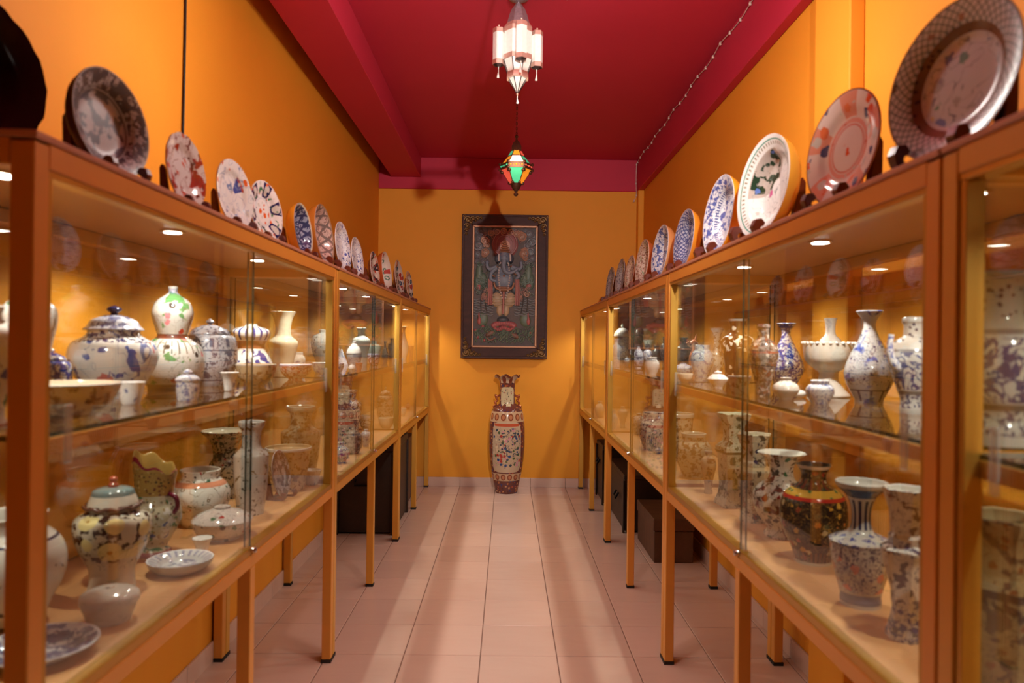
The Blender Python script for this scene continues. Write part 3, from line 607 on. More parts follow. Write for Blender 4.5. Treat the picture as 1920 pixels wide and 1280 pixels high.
# ------------------------------------------------------------------ vessel profiles: (z, r) in shares of height / half width
PR = {
 'baluster': [(0,.55),(.03,.57),(.15,.5),(.35,.66),(.6,.97),(.72,1),(.82,.85),(.88,.5),(.93,.42),(1,.48)],
 'meiping': [(0,.48),(.2,.5),(.5,.78),(.72,1),(.84,.9),(.9,.5),(.93,.28),(1,.3)],
 'gourd': [(0,.72),(.04,.74),(.12,.92),(.29,1),(.42,.88),(.5,.55),(.53,.46),(.58,.5),(.68,.6),(.76,.63),(.86,.5),(.93,.2),(.96,.13),(1,.16)],
 'cup': [(0,.58),(.03,.62),(.3,.74),(.7,.87),(1,1)],
 'cup_flare': [(0,.5),(.05,.55),(.4,.62),(.7,.75),(1,1)],
 'bowl': [(0,.42),(.08,.45),(.12,.52),(.35,.78),(.65,.92),(1,1)],
 'bowl_wide': [(0,.5),(.1,.52),(.14,.6),(.5,.86),(.9,.98),(1,1)],
 'planter': [(0,.7),(.05,.72),(.5,.86),(.88,.94),(.93,1.0),(1,1)],
 'flare': [(0,.66),(.2,.75),(.42,.97),(.5,1),(.55,.85),(.6,.58),(.72,.52),(.88,.62),(1,.88)],
 'yenyen': [(0,.5),(.05,.52),(.12,.42),(.2,.42),(.35,.56),(.48,.66),(.55,.58),(.6,.5),(.75,.52),(.88,.68),(.97,.97),(1,1)],
 'rouleau': [(0,.74),(.05,.78),(.3,.92),(.6,1.0),(.66,.9),(.72,.58),(.8,.52),(.9,.56),(.95,.72),(1,.74)],
 'jar_round': [(0,.6),(.03,.62),(.15,.74),(.4,.97),(.6,1),(.75,.88),(.84,.68),(.88,.64),(.97,.66),(1,.68)],
 'jar_squat': [(0,.5),(.1,.6),(.35,.97),(.5,1),(.7,.85),(.85,.45),(.9,.4),(1,.45)],
 'jar_ovoid': [(0,.5),(.2,.66),(.5,.96),(.7,1),(.84,.8),(.9,.4),(.94,.36),(1,.42)],
 'pear': [(0,.56),(.04,.58),(.1,.7),(.25,.97),(.38,.98),(.55,.72),(.7,.42),(.82,.25),(.9,.28),(.97,.46),(1,.56)],
 'bottle': [(0,.5),(.05,.52),(.15,.5),(.3,.7),(.5,.95),(.62,1),(.75,.75),(.8,.45),(.84,.4),(.93,.4),(.96,.47),(1,.44)],
 'bottle_slim': [(0,.7),(.1,.8),(.3,1),(.45,.85),(.6,.5),(.8,.45),(.92,.7),(1,.95)],
 'shoulder': [(0,.66),(.3,.74),(.5,.92),(.64,1),(.72,.85),(.77,.52),(.82,.42),(.9,.42),(.97,.5),(1,.57)],
 'trumpet': [(0,.58),(.04,.6),(.1,.5),(.2,.72),(.35,.98),(.5,1),(.6,.82),(.68,.5),(.75,.42),(.85,.44),(.95,.68),(1,.86)],
 'globular': [(0,.55),(.05,.56),(.15,.66),(.35,.95),(.52,1),(.68,.9),(.77,.62),(.82,.42),(.9,.36),(.96,.45),(1,.52)],
 'angular': [(0,.65),(.05,.66),(.1,.66),(.3,.88),(.5,1.0),(.53,.98),(.57,.62),(.6,.4),(.66,.31),(.78,.32),(.88,.46),(.96,.78),(1,.84)],
 'hexwaist': [(0,.75),(.03,.76),(.1,.62),(.2,.5),(.25,.55),(.3,.55),(.48,.85),(.58,1),(.6,.98),(.63,.68),(.68,.68),(.7,.6),(.85,.66),(.95,.86),(1,.92)],
 'square': [(0,1),(.03,1),(.12,.8),(.2,.74),(.22,.74),(.55,.84),(.6,1.0),(.64,.95),(.7,.6),(.75,.55),(.88,.58),(.96,.85),(1,.9)],
 'hexbig': [(0,.7),(.05,.72),(.3,.85),(.55,1),(.66,.95),(.72,.72),(.8,.66),(.9,.74),(.97,.92),(1,.95)],
 'dragonvase': [(0,.88),(.1,.86),(.14,.8),(.2,.8),(.3,.95),(.5,1),(.62,.9),(.68,.72),(.74,.6),(.88,.57),(.94,.66),(.98,.84),(1,.84)],
 'mushroom': [(0,.85),(.1,.98),(.25,1),(.4,.85),(.52,.66),(.62,.62),(.7,.7),(.78,.84),(.88,.85),(.94,.6),(.97,.3),(1,.28)],
 'compote': [(0,.82),(.04,.82),(.14,.62),(.28,.42),(.40,.36),(.48,.42),(.56,.68),(.68,.89),(.84,.97),(1,1.0)],
 'cone': [(0,1),(.1,.92),(.5,.55),(.85,.25),(1,.12)],
 'dishbowl': [(0,.3),(.3,.25),(.45,.22),(.55,.3),(.8,.7),(1,1)],
 'dish': [(0,.5),(.15,.55),(.45,.8),(1,1)],
}
# lidded pieces: body, lid, knob
LID = {
 'ginger': ([(0,.52),(.05,.55),(.2,.8),(.42,1),(.58,.93),(.66,.66),(.70,.58),(.73,.58)], [(.73,.66),(.745,.67),(.78,.58),(.84,.5),(.88,.3),(.9,.12)], [(.89,.1),(.92,.08),(.95,.17),(.98,.14),(1,.02)]),
 'tureen': ([(0,.62),(.04,.68),(.1,.75),(.3,.98),(.55,1.0),(.72,.9),(.76,.66)], [(.76,.7),(.78,.72),(.84,.6),(.9,.25),(.91,.1)], [(.9,.1),(.92,.07),(.95,.16),(1,.02)]),
 'low': ([(0,.6),(.06,.62),(.15,.8),(.4,.96),(.55,1)], [(.55,1.02),(.6,1.0),(.75,.8),(.88,.4),(.93,.25)], [(.91,.2),(.95,.27),(.99,.26),(1,.1)]),
 'box': ([(0,.72),(.06,.75),(.4,.92),(.53,.97)], [(.54,1.01),(.68,1.02),(.80,.93),(.91,.6),(.95,.15)], [(.93,.14),(.97,.15),(1,.03)]),
 'pot': ([(0,.86),(.05,.9),(.4,.98),(.62,.92)], [(.62,1.02),(.68,1.04),(.78,.78),(.84,.35)], [(.82,.3),(.89,.42),(.96,.28),(1,.05)]),
 'balu': ([(0,.62),(.06,.58),(.18,.6),(.35,.86),(.52,1),(.63,.95),(.69,.66),(.72,.6)], [(.715,.62),(.72,.66),(.76,.64),(.83,.56),(.88,.5),(.9,.3),(.905,.08)], [(.895,.1),(.92,.14),(.95,.08),(.98,.12),(1,.03)]),
 'dome': ([(0,.8),(.1,.85),(.4,1),(.6,.95),(.66,.8)], [(.66,1.05),(.69,1.05),(.78,.9),(.86,.5),(.88,.15)], [(.87,.12),(.92,.16),(.96,.1),(1,.02)]),
 'flat': ([(0,.45),(.1,.5),(.35,.85),(.48,.98)], [(.48,1.02),(.52,1.02),(.72,.6),(.76,.5),(.8,.2)], [(.78,.2),(.82,.38),(.88,.36),(.93,.1),(1,.04)]),
}
def lathe_open(pts, R, H, seg, rot, faceted, wave=None, flute=None):
    P = [(p[0], p[1]) for p in pts] if faceted else [(p.x, p.y) for p in curve(pts, 4)]
    t = min(0.0045, 0.09*R); mb = MB()
    z_lo, z_hi = P[0][0], P[-1][0]
    prof = [(0.0, z_lo*H + 0.0005)] + [(max(r, .02)*R, z*H) for z, r in P]; vv = [0.0] + [z for z, r in P]
    inner = [(max(r*R - t, 0.25*r*R), z*H) for z, r in reversed(P) if z > z_lo + 0.12*(z_hi - z_lo)]
    prof += [(inner[0][0] + t*0.5, P[-1][0]*H + t*0.35)] + inner + [(0.0, inner[-1][1])]
    vv += [1.0] + [1.08]*(len(inner) + 1)
    def wv(i, a):
        f = 1.0; dz = 0.0
        if flute and i > 0: f += flute[1]*math.cos(flute[0]*a)*min(1.0, vv[i] if vv[i] <= 1 else 1.0)
        if wave: dz = wave(min(vv[i], 1.0), a)
        return f, dz
    return mb.lathe(prof, seg, vv, rot, wv if (flute or wave) else None)
VES = []
def vessel(shelf, cx, base, top, hw, prof, style, name, cat, label, X=None, seg=36, rot=0.0, group=None, lid=None, knob=None, wave=None, flute=None):
    """a pot standing on the glass shelf ('U') or the base board ('B'); pixels give the ray, the shelf gives the distance"""
    Z = Z_SHELF if shelf == 'U' else Z_BASE
    p = at(cx, base, Z=Z) if X is None else at(cx, base, X=X)
    s = -1 if p.x < 0 else 1; F = FL if s < 0 else FR
    for _ in range(3):
        R = hw*p.y/F_PX
        lo = abs(F) + 0.04 + R + (0.018 if shelf == 'X' else 0); hi = (1.055 if s < 0 else 1.02) - R
        x = s*min(max(abs(p.x), lo), max(hi, lo)); p = at(cx, base, X=x)
    R = hw*p.y/F_PX; H = (base - top)*p.y/F_PX if X is None else max(at(cx, top, Y=p.y).z - Z, 0.02)
    loc = (p.x, p.y, Z); VES.append((label, shelf, p.x, p.y, R, H))
    fac = seg < 10; sm = 25 if fac else 50
    if prof in LID:
        root = thing(name, label, cat, loc, group=group)
        b, l, k = LID[prof]
        lathe_open(b, R, H, seg, rot, fac, None, flute).build('body', MATS[style], root, smooth=sm)
        lp = [(0.0, l[0][0]*H)] + [(q.y*R, q.x*H) for q in curve(l, 3)] + [(0.0, l[-1][0]*H)]
        lz = [q[1] for q in lp]; z0, z1 = min(lz), max(lz)
        lo = MB().lathe(lp, seg, [(z - z0)/max(z1 - z0, 1e-6)*.98 for z in lz], rot).build('lid', MATS[lid or style], root, smooth=sm)
        kp = [(0.0, k[0][0]*H)] + [(q.y*R, q.x*H) for q in curve(k, 3)] + [(0.0, k[-1][0]*H)]
        MB().lathe(kp, 16).build('knob', MATS[knob or lid or style], lo, smooth=60)
        return root, R, H
    o = lathe_open(PR[prof], R, H, seg, rot, fac, wave, flute).build(name, MATS[style], None, loc, smooth=sm)
    tag(o, label, cat, group)
    return o, R, H
# ---- nearest left cabinet, glass shelf
vessel('U', -38, 806, 575, 76, 'baluster', 'famille', 'baluster_vase', 'vase', 'tall flowered vase behind end pane at left picture edge, upper shelf')
vessel('U', 52, 772, 536, 46, 'meiping', 'famille_sparse', 'meiping_vase', 'vase', 'pale narrow-necked vase half hidden by the nearest left cabinet post', X=-.93)
vessel('U', 96, 738, 652, 34, 'tureen', 'bw_dense', 'lidded_jar', 'jar', 'small blue and white lidded jar behind the wide white-rimmed bowl', X=-1.02)
vessel('U', 128, 783, 718, 88, 'bowl_wide', 'bowl_brown', 'serving_bowl', 'bowl', 'wide white-rimmed brown flowered bowl beside the nearest left post', X=-.79)
vessel('U', 245, 758, 716, 25, 'cup', 'white_mark', 'cup', 'cup', 'plain white cup to the right of the wide white-rimmed bowl')
vessel('U', 212, 737, 573, 76, 'ginger', 'ginger_blue', 'ginger_jar', 'jar', 'big white ginger jar with grey lid and navy knob', lid='ginger_lid', knob='knob_navy', X=-.95)
vessel('U', 322, 737, 538, 57, 'gourd', 'famille_gourd', 'double_gourd_vase', 'vase', 'white double-gourd vase with green leaves and dark red waist', X=-.93)
vessel('U', 352, 739, 692, 21, 'pot', 'bw_pale', 'lidded_pot', 'pot', 'tiny white lidded pot in front of the double-gourd vase', X=-.745)
vessel('U', 392, 727, 597, 49, 'tureen', 'grey_bands', 'covered_jar', 'jar', 'large grey-blue covered jar right of the double-gourd vase', X=-.92)
vessel('U', 430, 733, 698, 17, 'cup_flare', 'white_mark', 'beaker', 'cup', 'small flared white beaker in front of the grey-blue covered jar')
vessel('U', 470, 706, 608, 40, 'mushroom', 'mushroom_blue', 'waisted_flask', 'vase', 'blue and white waisted flask behind the left door edge', X=-.93)
vessel('U', 480, 724, 683, 37, 'bowl', 'bowl_figures', 'bowl', 'bowl', 'beige bowl below the blue and white waisted flask')
vessel('U', 530, 697, 583, 27, 'flare', 'cream_plain', 'flared_vase', 'vase', 'pale plain vase with flaring square-shouldered body, left upper shelf')
vessel('U', 559, 694, 660, 13, 'jar_round', 'white_mark', 'small_jar', 'jar', 'small white jar behind the red patterned bowl, left upper shelf', X=-1.0)
vessel('U', 554, 710, 683, 30, 'bowl', 'bowl_red', 'patterned_bowl', 'bowl', 'red patterned bowl with pale blue rim, left upper shelf', X=-.775)
vessel('U', 606, 684, 618, 23, 'jar_ovoid', 'famille_sparse', 'ovoid_vase', 'vase', 'cream-shouldered ovoid vase behind the second left post', X=-1.0)
vessel('U', 604, 704, 680, 19, 'bowl', 'bw_pale', 'small_bowl', 'bowl', 'pale blue bowl behind the second left post, upper shelf')
# ---- nearest left cabinet, base board
vessel('B', 12, 1205, 963, 95, 'jar_round', 'big_white', 'storage_jar', 'jar', 'big white jar with navy neck line behind the nearest left post', X=-.95)
FLATS = [(75, 1238, 98, -.79, .16, 'plate_blue', 'dinner_plate', 'plate', 'blue and white plate lying flat at the bottom left corner', 0), (338, 1070, 57, -.762, .28, 'dish_blue', 'fluted_dish', 'dish', 'shallow fluted pale blue dish on the left base board', 28)]
tj, R, H = vessel('B', 210, 1098, 893, 66, 'balu', 'chrysanthemum', 'temple_jar', 'jar', 'lidded jar painted with yellow chrysanthemums and dark leaves', lid='chrys_lid', knob='knob_red')
MB().tube([(math.cos(a*PI/36)*R*(.70 + .03*math.cos(a*10*PI/36)), math.sin(a*PI/36)*R*(.70 + .03*math.cos(a*10*PI/36)), H*(.735 + .010*math.cos(a*10*PI/36))) for a in range(73)], R*.05, 8).build('frilled_brim', plain('brown_glaze', srgb(104, 66, 54), .2), tj, smooth=60)
vessel('B', 205, 1165, 1097, 50, 'box', 'box_white', 'round_box', 'box', 'round off-white covered box in front of the chrysanthemum jar', X=-.762)
vessel('B', 374, 997, 880, 53, 'jar_round', 'jar_orange_neck', 'globular_jar', 'jar', 'open white round jar with orange shoulder band and green foliage', X=-.90)
vessel('B', 416, 1018, 958, 53, 'low', 'tureen_spots', 'covered_dish', 'dish', 'low round covered dish with red spotted lid behind the left door edge')
vessel('B', 379, 1038, 1008, 18, 'cup_flare', 'white_mark', 'tea_cup', 'cup', 'tiny white cup in front of the red spotted covered dish')
vessel('B', 421, 950, 807, 43, 'yenyen', 'landscape', 'wide_rim_vase', 'vase', 'tall vase with wide flat rim and olive landscape, left base board', X=-.97)
vessel('B', 470, 940, 790, 32, 'rouleau', 'famille_sparse', 'rouleau_vase', 'vase', 'straight-sided white vase with blossom branches behind the left door edge', X=-.80)
vessel('B', 540, 912, 838, 42, 'planter', 'bowl_figures', 'planter', 'planter', 'large beige planter painted with grey figures, left base board', X=-.795)
vessel('B', 585, 919, 892, 17, 'cup', 'white_mark', 'sake_cup', 'cup', 'small white cup near the second left post, base board')
vessel('B', 563, 893, 762, 36, 'rouleau', 'bowl_brown', 'broad_vase', 'vase', 'broad brownish vase with white lip rising behind the beige planter')
# ---- middle left cabinet
vessel('U', 619, 675, 634, 17, 'low', 'tureen_spots', 'covered_bowl', 'bowl', 'round covered bowl with orange touches just past the second left post', X=-1.0)
vessel('U', 640, 685, 655, 13, 'cone', 'bw_pale', 'conical_cover', 'cover', 'pale cone-shaped cover on the middle left shelf')
vessel('U', 664, 675, 640, 14, 'low', 'bw_pale', 'covered_pot', 'pot', 'round blue pot under a white frilled lid, middle left shelf', lid='white_plain', X=-.80)
vessel('U', 677, 672, 615, 17, 'shoulder', 'celadon', 'celadon_vase', 'vase', 'tall pale grey-green vase on the middle left shelf', X=-.88)
vessel('U', 701, 672, 640, 13, 'jar_ovoid', 'celadon', 'celadon_jar', 'jar', 'short grey-green jar right of the middle left door edge', X=-.84)
vessel('U', 701, 676, 663, 12, 'bowl', 'bowl_red', 'red_bowl', 'bowl', 'little red bowl with white rim, middle left shelf', X=-.74)
vessel('U', 634, 698, 681, 11, 'bowl', 'bw_dense', 'blue_bowl', 'bowl', 'little blue-rimmed bowl at front of the middle left shelf')
vessel('U', 660, 696, 682, 7, 'jar_squat', 'white_plain', 'white_pot', 'pot', 'tiny plain white pot at front of the middle left shelf')
vessel('U', 673, 694, 680, 7, 'cup', 'clay', 'clay_cup', 'cup', 'tiny clay-coloured cup beside the tiny white pot')
vessel('U', 722, 674, 640, 6, 'pear', 'grey_dark', 'grey_bottle', 'bottle', 'thin dark grey bottle at far end of the middle left shelf', X=-.86)
vessel('U', 735, 673, 634, 8, 'shoulder', 'grey_dark', 'grey_vase', 'vase', 'dark grey vase nearest the third left post, upper shelf', X=-.86)
vessel('B', 640, 853, 738, 28, 'rouleau', 'grey_floral', 'flowered_vase', 'vase', 'dark flowered vase with flat lip just past the second left post', X=-.83)
vessel('B', 657, 838, 731, 21, 'shoulder', 'famille_dense', 'rose_vase', 'vase', 'dusky rose vase standing behind the dark flowered vase', X=-.93)
vessel('B', 660, 862, 802, 19, 'tureen', 'grey_crackle', 'crackle_jar', 'jar', 'grey-brown lidded jar in front of the dark flowered vase', X=-.745)
vessel('B', 638, 884, 846, 17, 'jar_squat', 'bw_floral', 'squat_jar', 'jar', 'squat blue and white jar at the front, middle left base board')
vessel('B', 686, 842, 810, 9.5, 'jar_ovoid', 'bw_pale', 'little_jar', 'jar', 'little pale ovoid jar left of the middle left door edge')
vessel('B', 687, 820, 779, 15, 'bowl', 'wave_brown', 'wave_bowl', 'bowl', 'bowl with brown wavy lines behind the little pale ovoid jar', X=-.86)
vessel('B', 722, 800, 724, 15, 'tureen', 'bowl_brown', 'tall_tureen', 'jar', 'brownish covered jar behind the far middle left door', X=-.80)
vessel('B', 724, 815, 783, 15, 'bowl', 'cream_plain', 'cream_bowl', 'bowl', 'cream bowl in front of the brownish covered jar', X=-.73)
# ---- farthest left cabinet
vessel('U', 757, 668, 612, 9, 'pear', 'cream_plain', 'cream_vase', 'vase', 'cream pear-shaped vase in the farthest left cabinet', X=-.85)
vessel('U', 771, 665, 648, 5, 'cup', 'clay', 'small_beaker', 'cup', 'small pale beaker in the farthest left cabinet', X=-.80)
vessel('B', 756, 785, 765, 6, 'bowl', 'cream_plain', 'footed_bowl', 'bowl', 'small cream bowl on the farthest left base board', X=-.76)
vessel('B', 765, 775, 755, 5, 'jar_squat', 'clay', 'clay_pot', 'pot', 'small clay pot on the farthest left base board', X=-.80)
# ---- cabinet cut by the right edge
o, R, H = vessel('U', 1869, 822, 513, 74, 'dragonvase', 'bw_dragon', 'dragon_vase', 'vase', 'large grey-blue dragon vase with ring handles at the right edge', X=.745)
VH = plain('handle_blue', srgb(70, 74, 100), 0.2)
for sg in (-1, 1):
    a = -0.6 if sg > 0 else PI - 0.6
    q = [(R*.58, H*.90), (R*.84, H*.88), (R*.92, H*.80), (R*.80, H*.72), (R*.62, H*.70)]
    MB().tube([(math.cos(a)*r_, math.sin(a)*r_, z_) for r_, z_ in [(p.x, p.y) for p in curve(q, 4)]], R*.11, 10).build('handle', VH, o, smooth=60)
vessel('B', 1882, 1330, 967, 82, 'hexbig', 'hex_dark', 'hexagonal_jar', 'jar', 'dark six-sided landscape jar at the bottom right corner', X=.745, seg=6, rot=.2)
# ---- large right cabinet, glass shelf
o, R, H = vessel('U', 1712, 775, 595, 44, 'bottle', 'bw_dragon', 'ewer', 'ewer', 'grey-blue ewer with spout behind the nearest right post')
MB().tube(curve([(-R*.85, -R*.3, H*.48), (-R*1.15, -R*.4, H*.56), (-R*1.25, -R*.42, H*.68), (-R*1.18, -R*.4, H*.82)], 5), [R*.2]*5 + [R*.16]*5 + [R*.12]*6, 10).build('spout', MATS['bw_pale'], o, smooth=60)
vessel('U', 1629, 755, 583, 43, 'pear', 'bw_scenic', 'pear_vase', 'vase', 'large pear-shaped vase with blue landscape, right upper shelf')
def scal(v, a): return 0.004*math.cos(18*a) if v > .93 else 0.0
o, R, H = vessel('U', 1553, 735, 643, 46, 'compote', 'box_white', 'compote_bowl', 'bowl', 'beige compote bowl with beaded scalloped rim, right upper shelf', X=.93, seg=72, wave=scal)
bd = MB()
for k in range(26):
    a = 2*PI*k/26; bd.ell((math.cos(a)*R, math.sin(a)*R, H), (R*.075, R*.075, R*.06), 8, 5)
bd.build('beaded_rim', MATS['white_plain'], o, smooth=180)
vessel('U', 1556, 717, 597, 21, 'shoulder', 'white_plain', 'white_bottle', 'vase', 'white narrow-necked vase rising behind the compote bowl', X=1.0)
vessel('U', 1537, 756, 713, 25, 'jar_round', 'bw_pale', 'water_pot', 'pot', 'small white pot with dotted blue band in front of the compote')
p = at(1499, 745, Z=Z_SHELF); dk = thing('duck_figurine', 'tiny white duck figurine left of the dotted white pot', 'figurine', (p.x, p.y, Z_SHELF))
MB().ell((0, 0, .011), (.019, .012, .011), 14, 8).build('body', MATS['white_plain'], dk, smooth=180)
hd = MB().ell((-.012, -.003, .027), (.008, .008, .008), 12, 8).build('head', MATS['white_plain'], dk, smooth=180)
MB().ell((-.021, -.004, .026), (.006, .004, .002), 8, 5).build('beak', MATS['clay'], hd, smooth=180)
MB().tube([(-.009, -.002, .015), (-.011, -.003, .024)], .006, 10).build('neck', MATS['white_plain'], dk, smooth=180)
vessel('U', 1473, 727, 606, 32, 'pear', 'bw_dense', 'blue_pear_vase', 'vase', 'slim blue pear-shaped vase behind the small capped jar, right shelf')
vessel('U', 1473, 748, 708, 24, 'jar_squat', 'box_white', 'capped_jar', 'jar', 'squat beige jar in front of the slim blue pear-shaped vase')
vessel('U', 1430, 742, 608, 27, 'bottle', 'grey_floral', 'dark_bottle', 'vase', 'dark flowered bottle vase just right of the right door edge')
vessel('U', 1382, 710, 598, 31, 'shoulder', 'brown_white', 'brown_vase', 'vase', 'brown vase with white blossoms left of the right door edge', X=.88)
vessel('U', 1386, 736, 705, 22, 'cup', 'bowl_brown', 'brown_cup', 'cup', 'beige cup in front of the brown blossom vase')
vessel('U', 1346, 727, 693, 19, 'flat', 'white_mark', 'lidded_bowl', 'bowl', 'little white lidded bowl with pointed cover, right upper shelf')
vessel('U', 1344, 700, 616, 13, 'bottle_slim', 'bowl_brown', 'slim_bottle', 'vase', 'slim flaring beige bottle behind the little white lidded bowl', X=1.0)
vessel('U', 1316, 706, 647, 21, 'jar_round', 'bw_pale', 'wide_jar', 'jar', 'wide pale jar with scrolled shoulder, far end of right upper shelf')
p = at(1300, 699, X=.93); st = thing('dragon_flask', 'pinkish flask topped by a dragon, beside the wide pale jar', 'figurine', (p.x, p.y, Z_SHELF))
MB().lathe([(0, 0), (.02, 0), (.024, .04), (.022, .09), (.012, .12), (.012, .14), (0, .14)], 20).build('body', MATS['clay'], st, smooth=50)
MB().tube(curve([(.0, 0, .13), (.015, 0, .15), (.0, 0, .165), (-.018, 0, .15), (-.03, 0, .16)]), .009, 8).build('dragon', MATS['clay'], st, smooth=60)
MB().tube([(.005, 0, .155), (.012, 0, .2)], [.008, .002], 8).build('crest', MATS['clay'], st, smooth=60)
vessel('U', 1281, 680, 633, 15, 'shoulder', 'grey_dark', 'black_vase', 'vase', 'blackish speckled vase next to the second right post', X=1.0)
vessel('U', 1281, 706, 680, 19, 'low', 'bw_pale', 'blue_box', 'box', 'low pale blue covered box next to the second right post', X=.83)
vessel('U', 1284, 718, 702, 15, 'bowl', 'cream_plain', 'shallow_bowl', 'bowl', 'small cream bowl in front of the low pale blue box')
# ---- large right cabinet, base board
vessel('B', 1697, 1195, 915, 46, 'hexwaist', 'hex_blue', 'hexagonal_vase', 'vase', 'six-sided waisted vase with blue shoulder by the nearest right post', seg=6, rot=.3)
vessel('B', 1613, 1125, 903, 55, 'angular', 'bw_lappet', 'angular_vase', 'vase', 'blue vase with wide lip, sharp shoulder and coral flowers', X=.755)
vessel('B', 1524, 1052, 870, 60, 'globular', 'dark_floral', 'black_ground_vase', 'vase', 'dark globular vase with gold flowers and red and yellow collar')
vessel('B', 1464, 1004, 848, 51, 'trumpet', 'trumpet_flower', 'trumpet_vase', 'vase', 'white trumpet-mouthed vase with brown blossoms, right base board')
vessel('B', 1412, 975, 813, 37, 'hexwaist', 'landscape_hex', 'beaker_vase', 'vase', 'six-sided beige beaker vase behind the right door edge', seg=6, rot=.1)
vessel('B', 1374, 947, 775, 37, 'square', 'square_green', 'square_vase', 'vase', 'tall square greenish vase with flaring rim, right base board', seg=4, rot=.9)
vessel('B', 1300, 892, 812, 34, 'jar_round', 'bowl_brown', 'brown_jar', 'jar', 'round brown-flowered jar just past the second right post')
vessel('B', 1328, 905, 845, 14, 'baluster', 'bowl_figures', 'small_baluster', 'vase', 'small beige baluster in front of the round brown-flowered jar', X=.745)
vessel('B', 1272, 862, 775, 28, 'planter', 'bowl_brown', 'flower_pot', 'planter', 'beige planter with white rim behind the second right post')
# ---- middle right cabinet
vessel('U', 1166, 680, 606, 15, 'dome', 'grey_crackle', 'domed_jar', 'jar', 'grey jar with pale domed lid and pointed knob, middle right shelf', lid='white_plain', knob='celadon', X=.93)
vessel('U', 1155, 684, 635, 10, 'shoulder', 'bw_pale', 'crackle_vase', 'vase', 'grey vase with cream lip at far end of middle right shelf')
p = at(1197, 676, X=.98); st = thing('carved_figure', 'dark carved bust figure on the middle right shelf', 'figurine', (p.x, p.y, Z_SHELF))
MB().lathe([(0, 0), (.055, 0), (.06, .03), (.05, .08), (.035, .12), (.03, .15), (0, .15)], 24).build('body', MATS['statue_dark'], st, smooth=60)
hd = MB().ell((0, 0, .19), (.034, .036, .05), 16, 10).build('head', MATS['statue_dark'], st, smooth=180)
MB().lathe([(0, .22), (.04, .22), (.036, .25), (.02, .27), (0, .275)], 16).build('headdress', MATS['statue_dark'], hd, smooth=60)
MB().tube(curve([(-.05, -.01, .11), (-.065, -.03, .07), (-.03, -.055, .05)]), .014, 8).tube(curve([(.05, -.01, .11), (.065, -.03, .07), (.03, -.055, .05)]), .014, 8).build('arm', MATS['statue_dark'], st, smooth=60)
vessel('U', 1197, 681, 650, 11, 'low', 'grey_bands', 'grey_tureen', 'bowl', 'grey covered bowl in front of the carved bust figure', X=.80)
vessel('U', 1214, 684, 640, 8, 'balu', 'bw_pale', 'pagoda_jar', 'jar', 'slender pale jar with dark pointed lid, middle right shelf', lid='grey_dark', X=.84)
vessel('U', 1216, 672, 637, 11, 'dishbowl', 'celadon', 'footed_dish', 'dish', 'pale green dish on a tall foot, middle right shelf', X=1.0)
vessel('U', 1231, 676, 648, 10, 'jar_squat', 'grey_dark', 'dark_pot', 'pot', 'round blackish pot on the middle right shelf', X=1.0)
vessel('U', 1246, 686, 632, 9, 'bottle', 'grey_dark', 'dark_flask', 'bottle', 'blackish bottle beside the second right post, middle right shelf', X=.97)
vessel('U', 1222, 708, 675, 14, 'jar_round', 'white_plain', 'white_jar', 'jar', 'white round jar at front of the middle right shelf')
vessel('U', 1175, 684, 668, 5, 'jar_squat', 'bw_pale', 'tiny_pot', 'pot', 'tiny pale pot in front of the dome-lidded grey jar', X=.80)
vessel('B', 1222, 843, 773, 25, 'jar_round', 'jar_ribbed', 'ribbed_jar', 'jar', 'brownish ribbed jar with dark flowers, middle right base board')
vessel('B', 1197, 826, 775, 14, 'jar_ovoid', 'grey_crackle', 'dark_jar', 'jar', 'grey jar left of the brownish ribbed jar', X=.80)
vessel('B', 1247, 822, 774, 14, 'planter', 'white_plain', 'white_bowl', 'bowl', 'white-rimmed pot right of the brownish ribbed jar', X=.9)
vessel('B', 1234, 850, 838, 6, 'jar_squat', 'bw_dense', 'tiny_jar', 'jar', 'tiny dark blue jar in front of the brownish ribbed jar')
vessel('B', 1150, 810, 775, 8, 'jar_squat', 'white_plain', 'pale_jar', 'jar', 'pale round jar at far end, middle right base board')
vessel('B', 1167, 806, 762, 9, 'baluster', 'cream_plain', 'cream_baluster', 'vase', 'cream vase right of the pale round jar, right base board', X=.76)
vessel('B', 1124, 787, 757, 9, 'jar_squat', 'cream_plain', 'cream_jar', 'jar', 'cream round jar alone in the farthest right cabinet')
# ---- vase with slanting scalloped collar (left base board)
p = at(288, 1048, X=-.885); R = 47*p.y/F_PX; H = (at(288, 862, Y=p.y).z - Z_BASE)
sv = thing('collared_vase', 'mosaic vase with slanting purple-edged scalloped collar, left base board', 'vase', (p.x, p.y, Z_BASE)); VES.append(('collared', 'B', p.x, p.y, R, H))
lathe_open([(0, .62), (.04, .66), (.1, .5), (.2, .7), (.38, 1), (.5, .95), (.6, .74), (.66, .7)], R, H, 36, 0, False).build('body', MATS['mosaic'], sv, smooth=50)
lathe_open([(.64, .7), (.72, .74), (.8, .76), (.88, .82)], R, H, 48, 0, False, wave=lambda v, a: max(0, (v - .64)/.24)*H*(.06 - .07*math.cos(a) + .018*math.cos(6*a))).build('collar', MATS['mosaic_collar'], sv, smooth=50)
MB().tube(curve([(R*.68, -R*.2, H*.66), (R*1.0, -R*.3, H*.62), (R*1.05, -R*.3, H*.52), (R*.9, -R*.3, H*.46)]), R*.09, 8).build('handle', plain('purple_glaze', srgb(112, 26, 50), .2), sv, smooth=60)

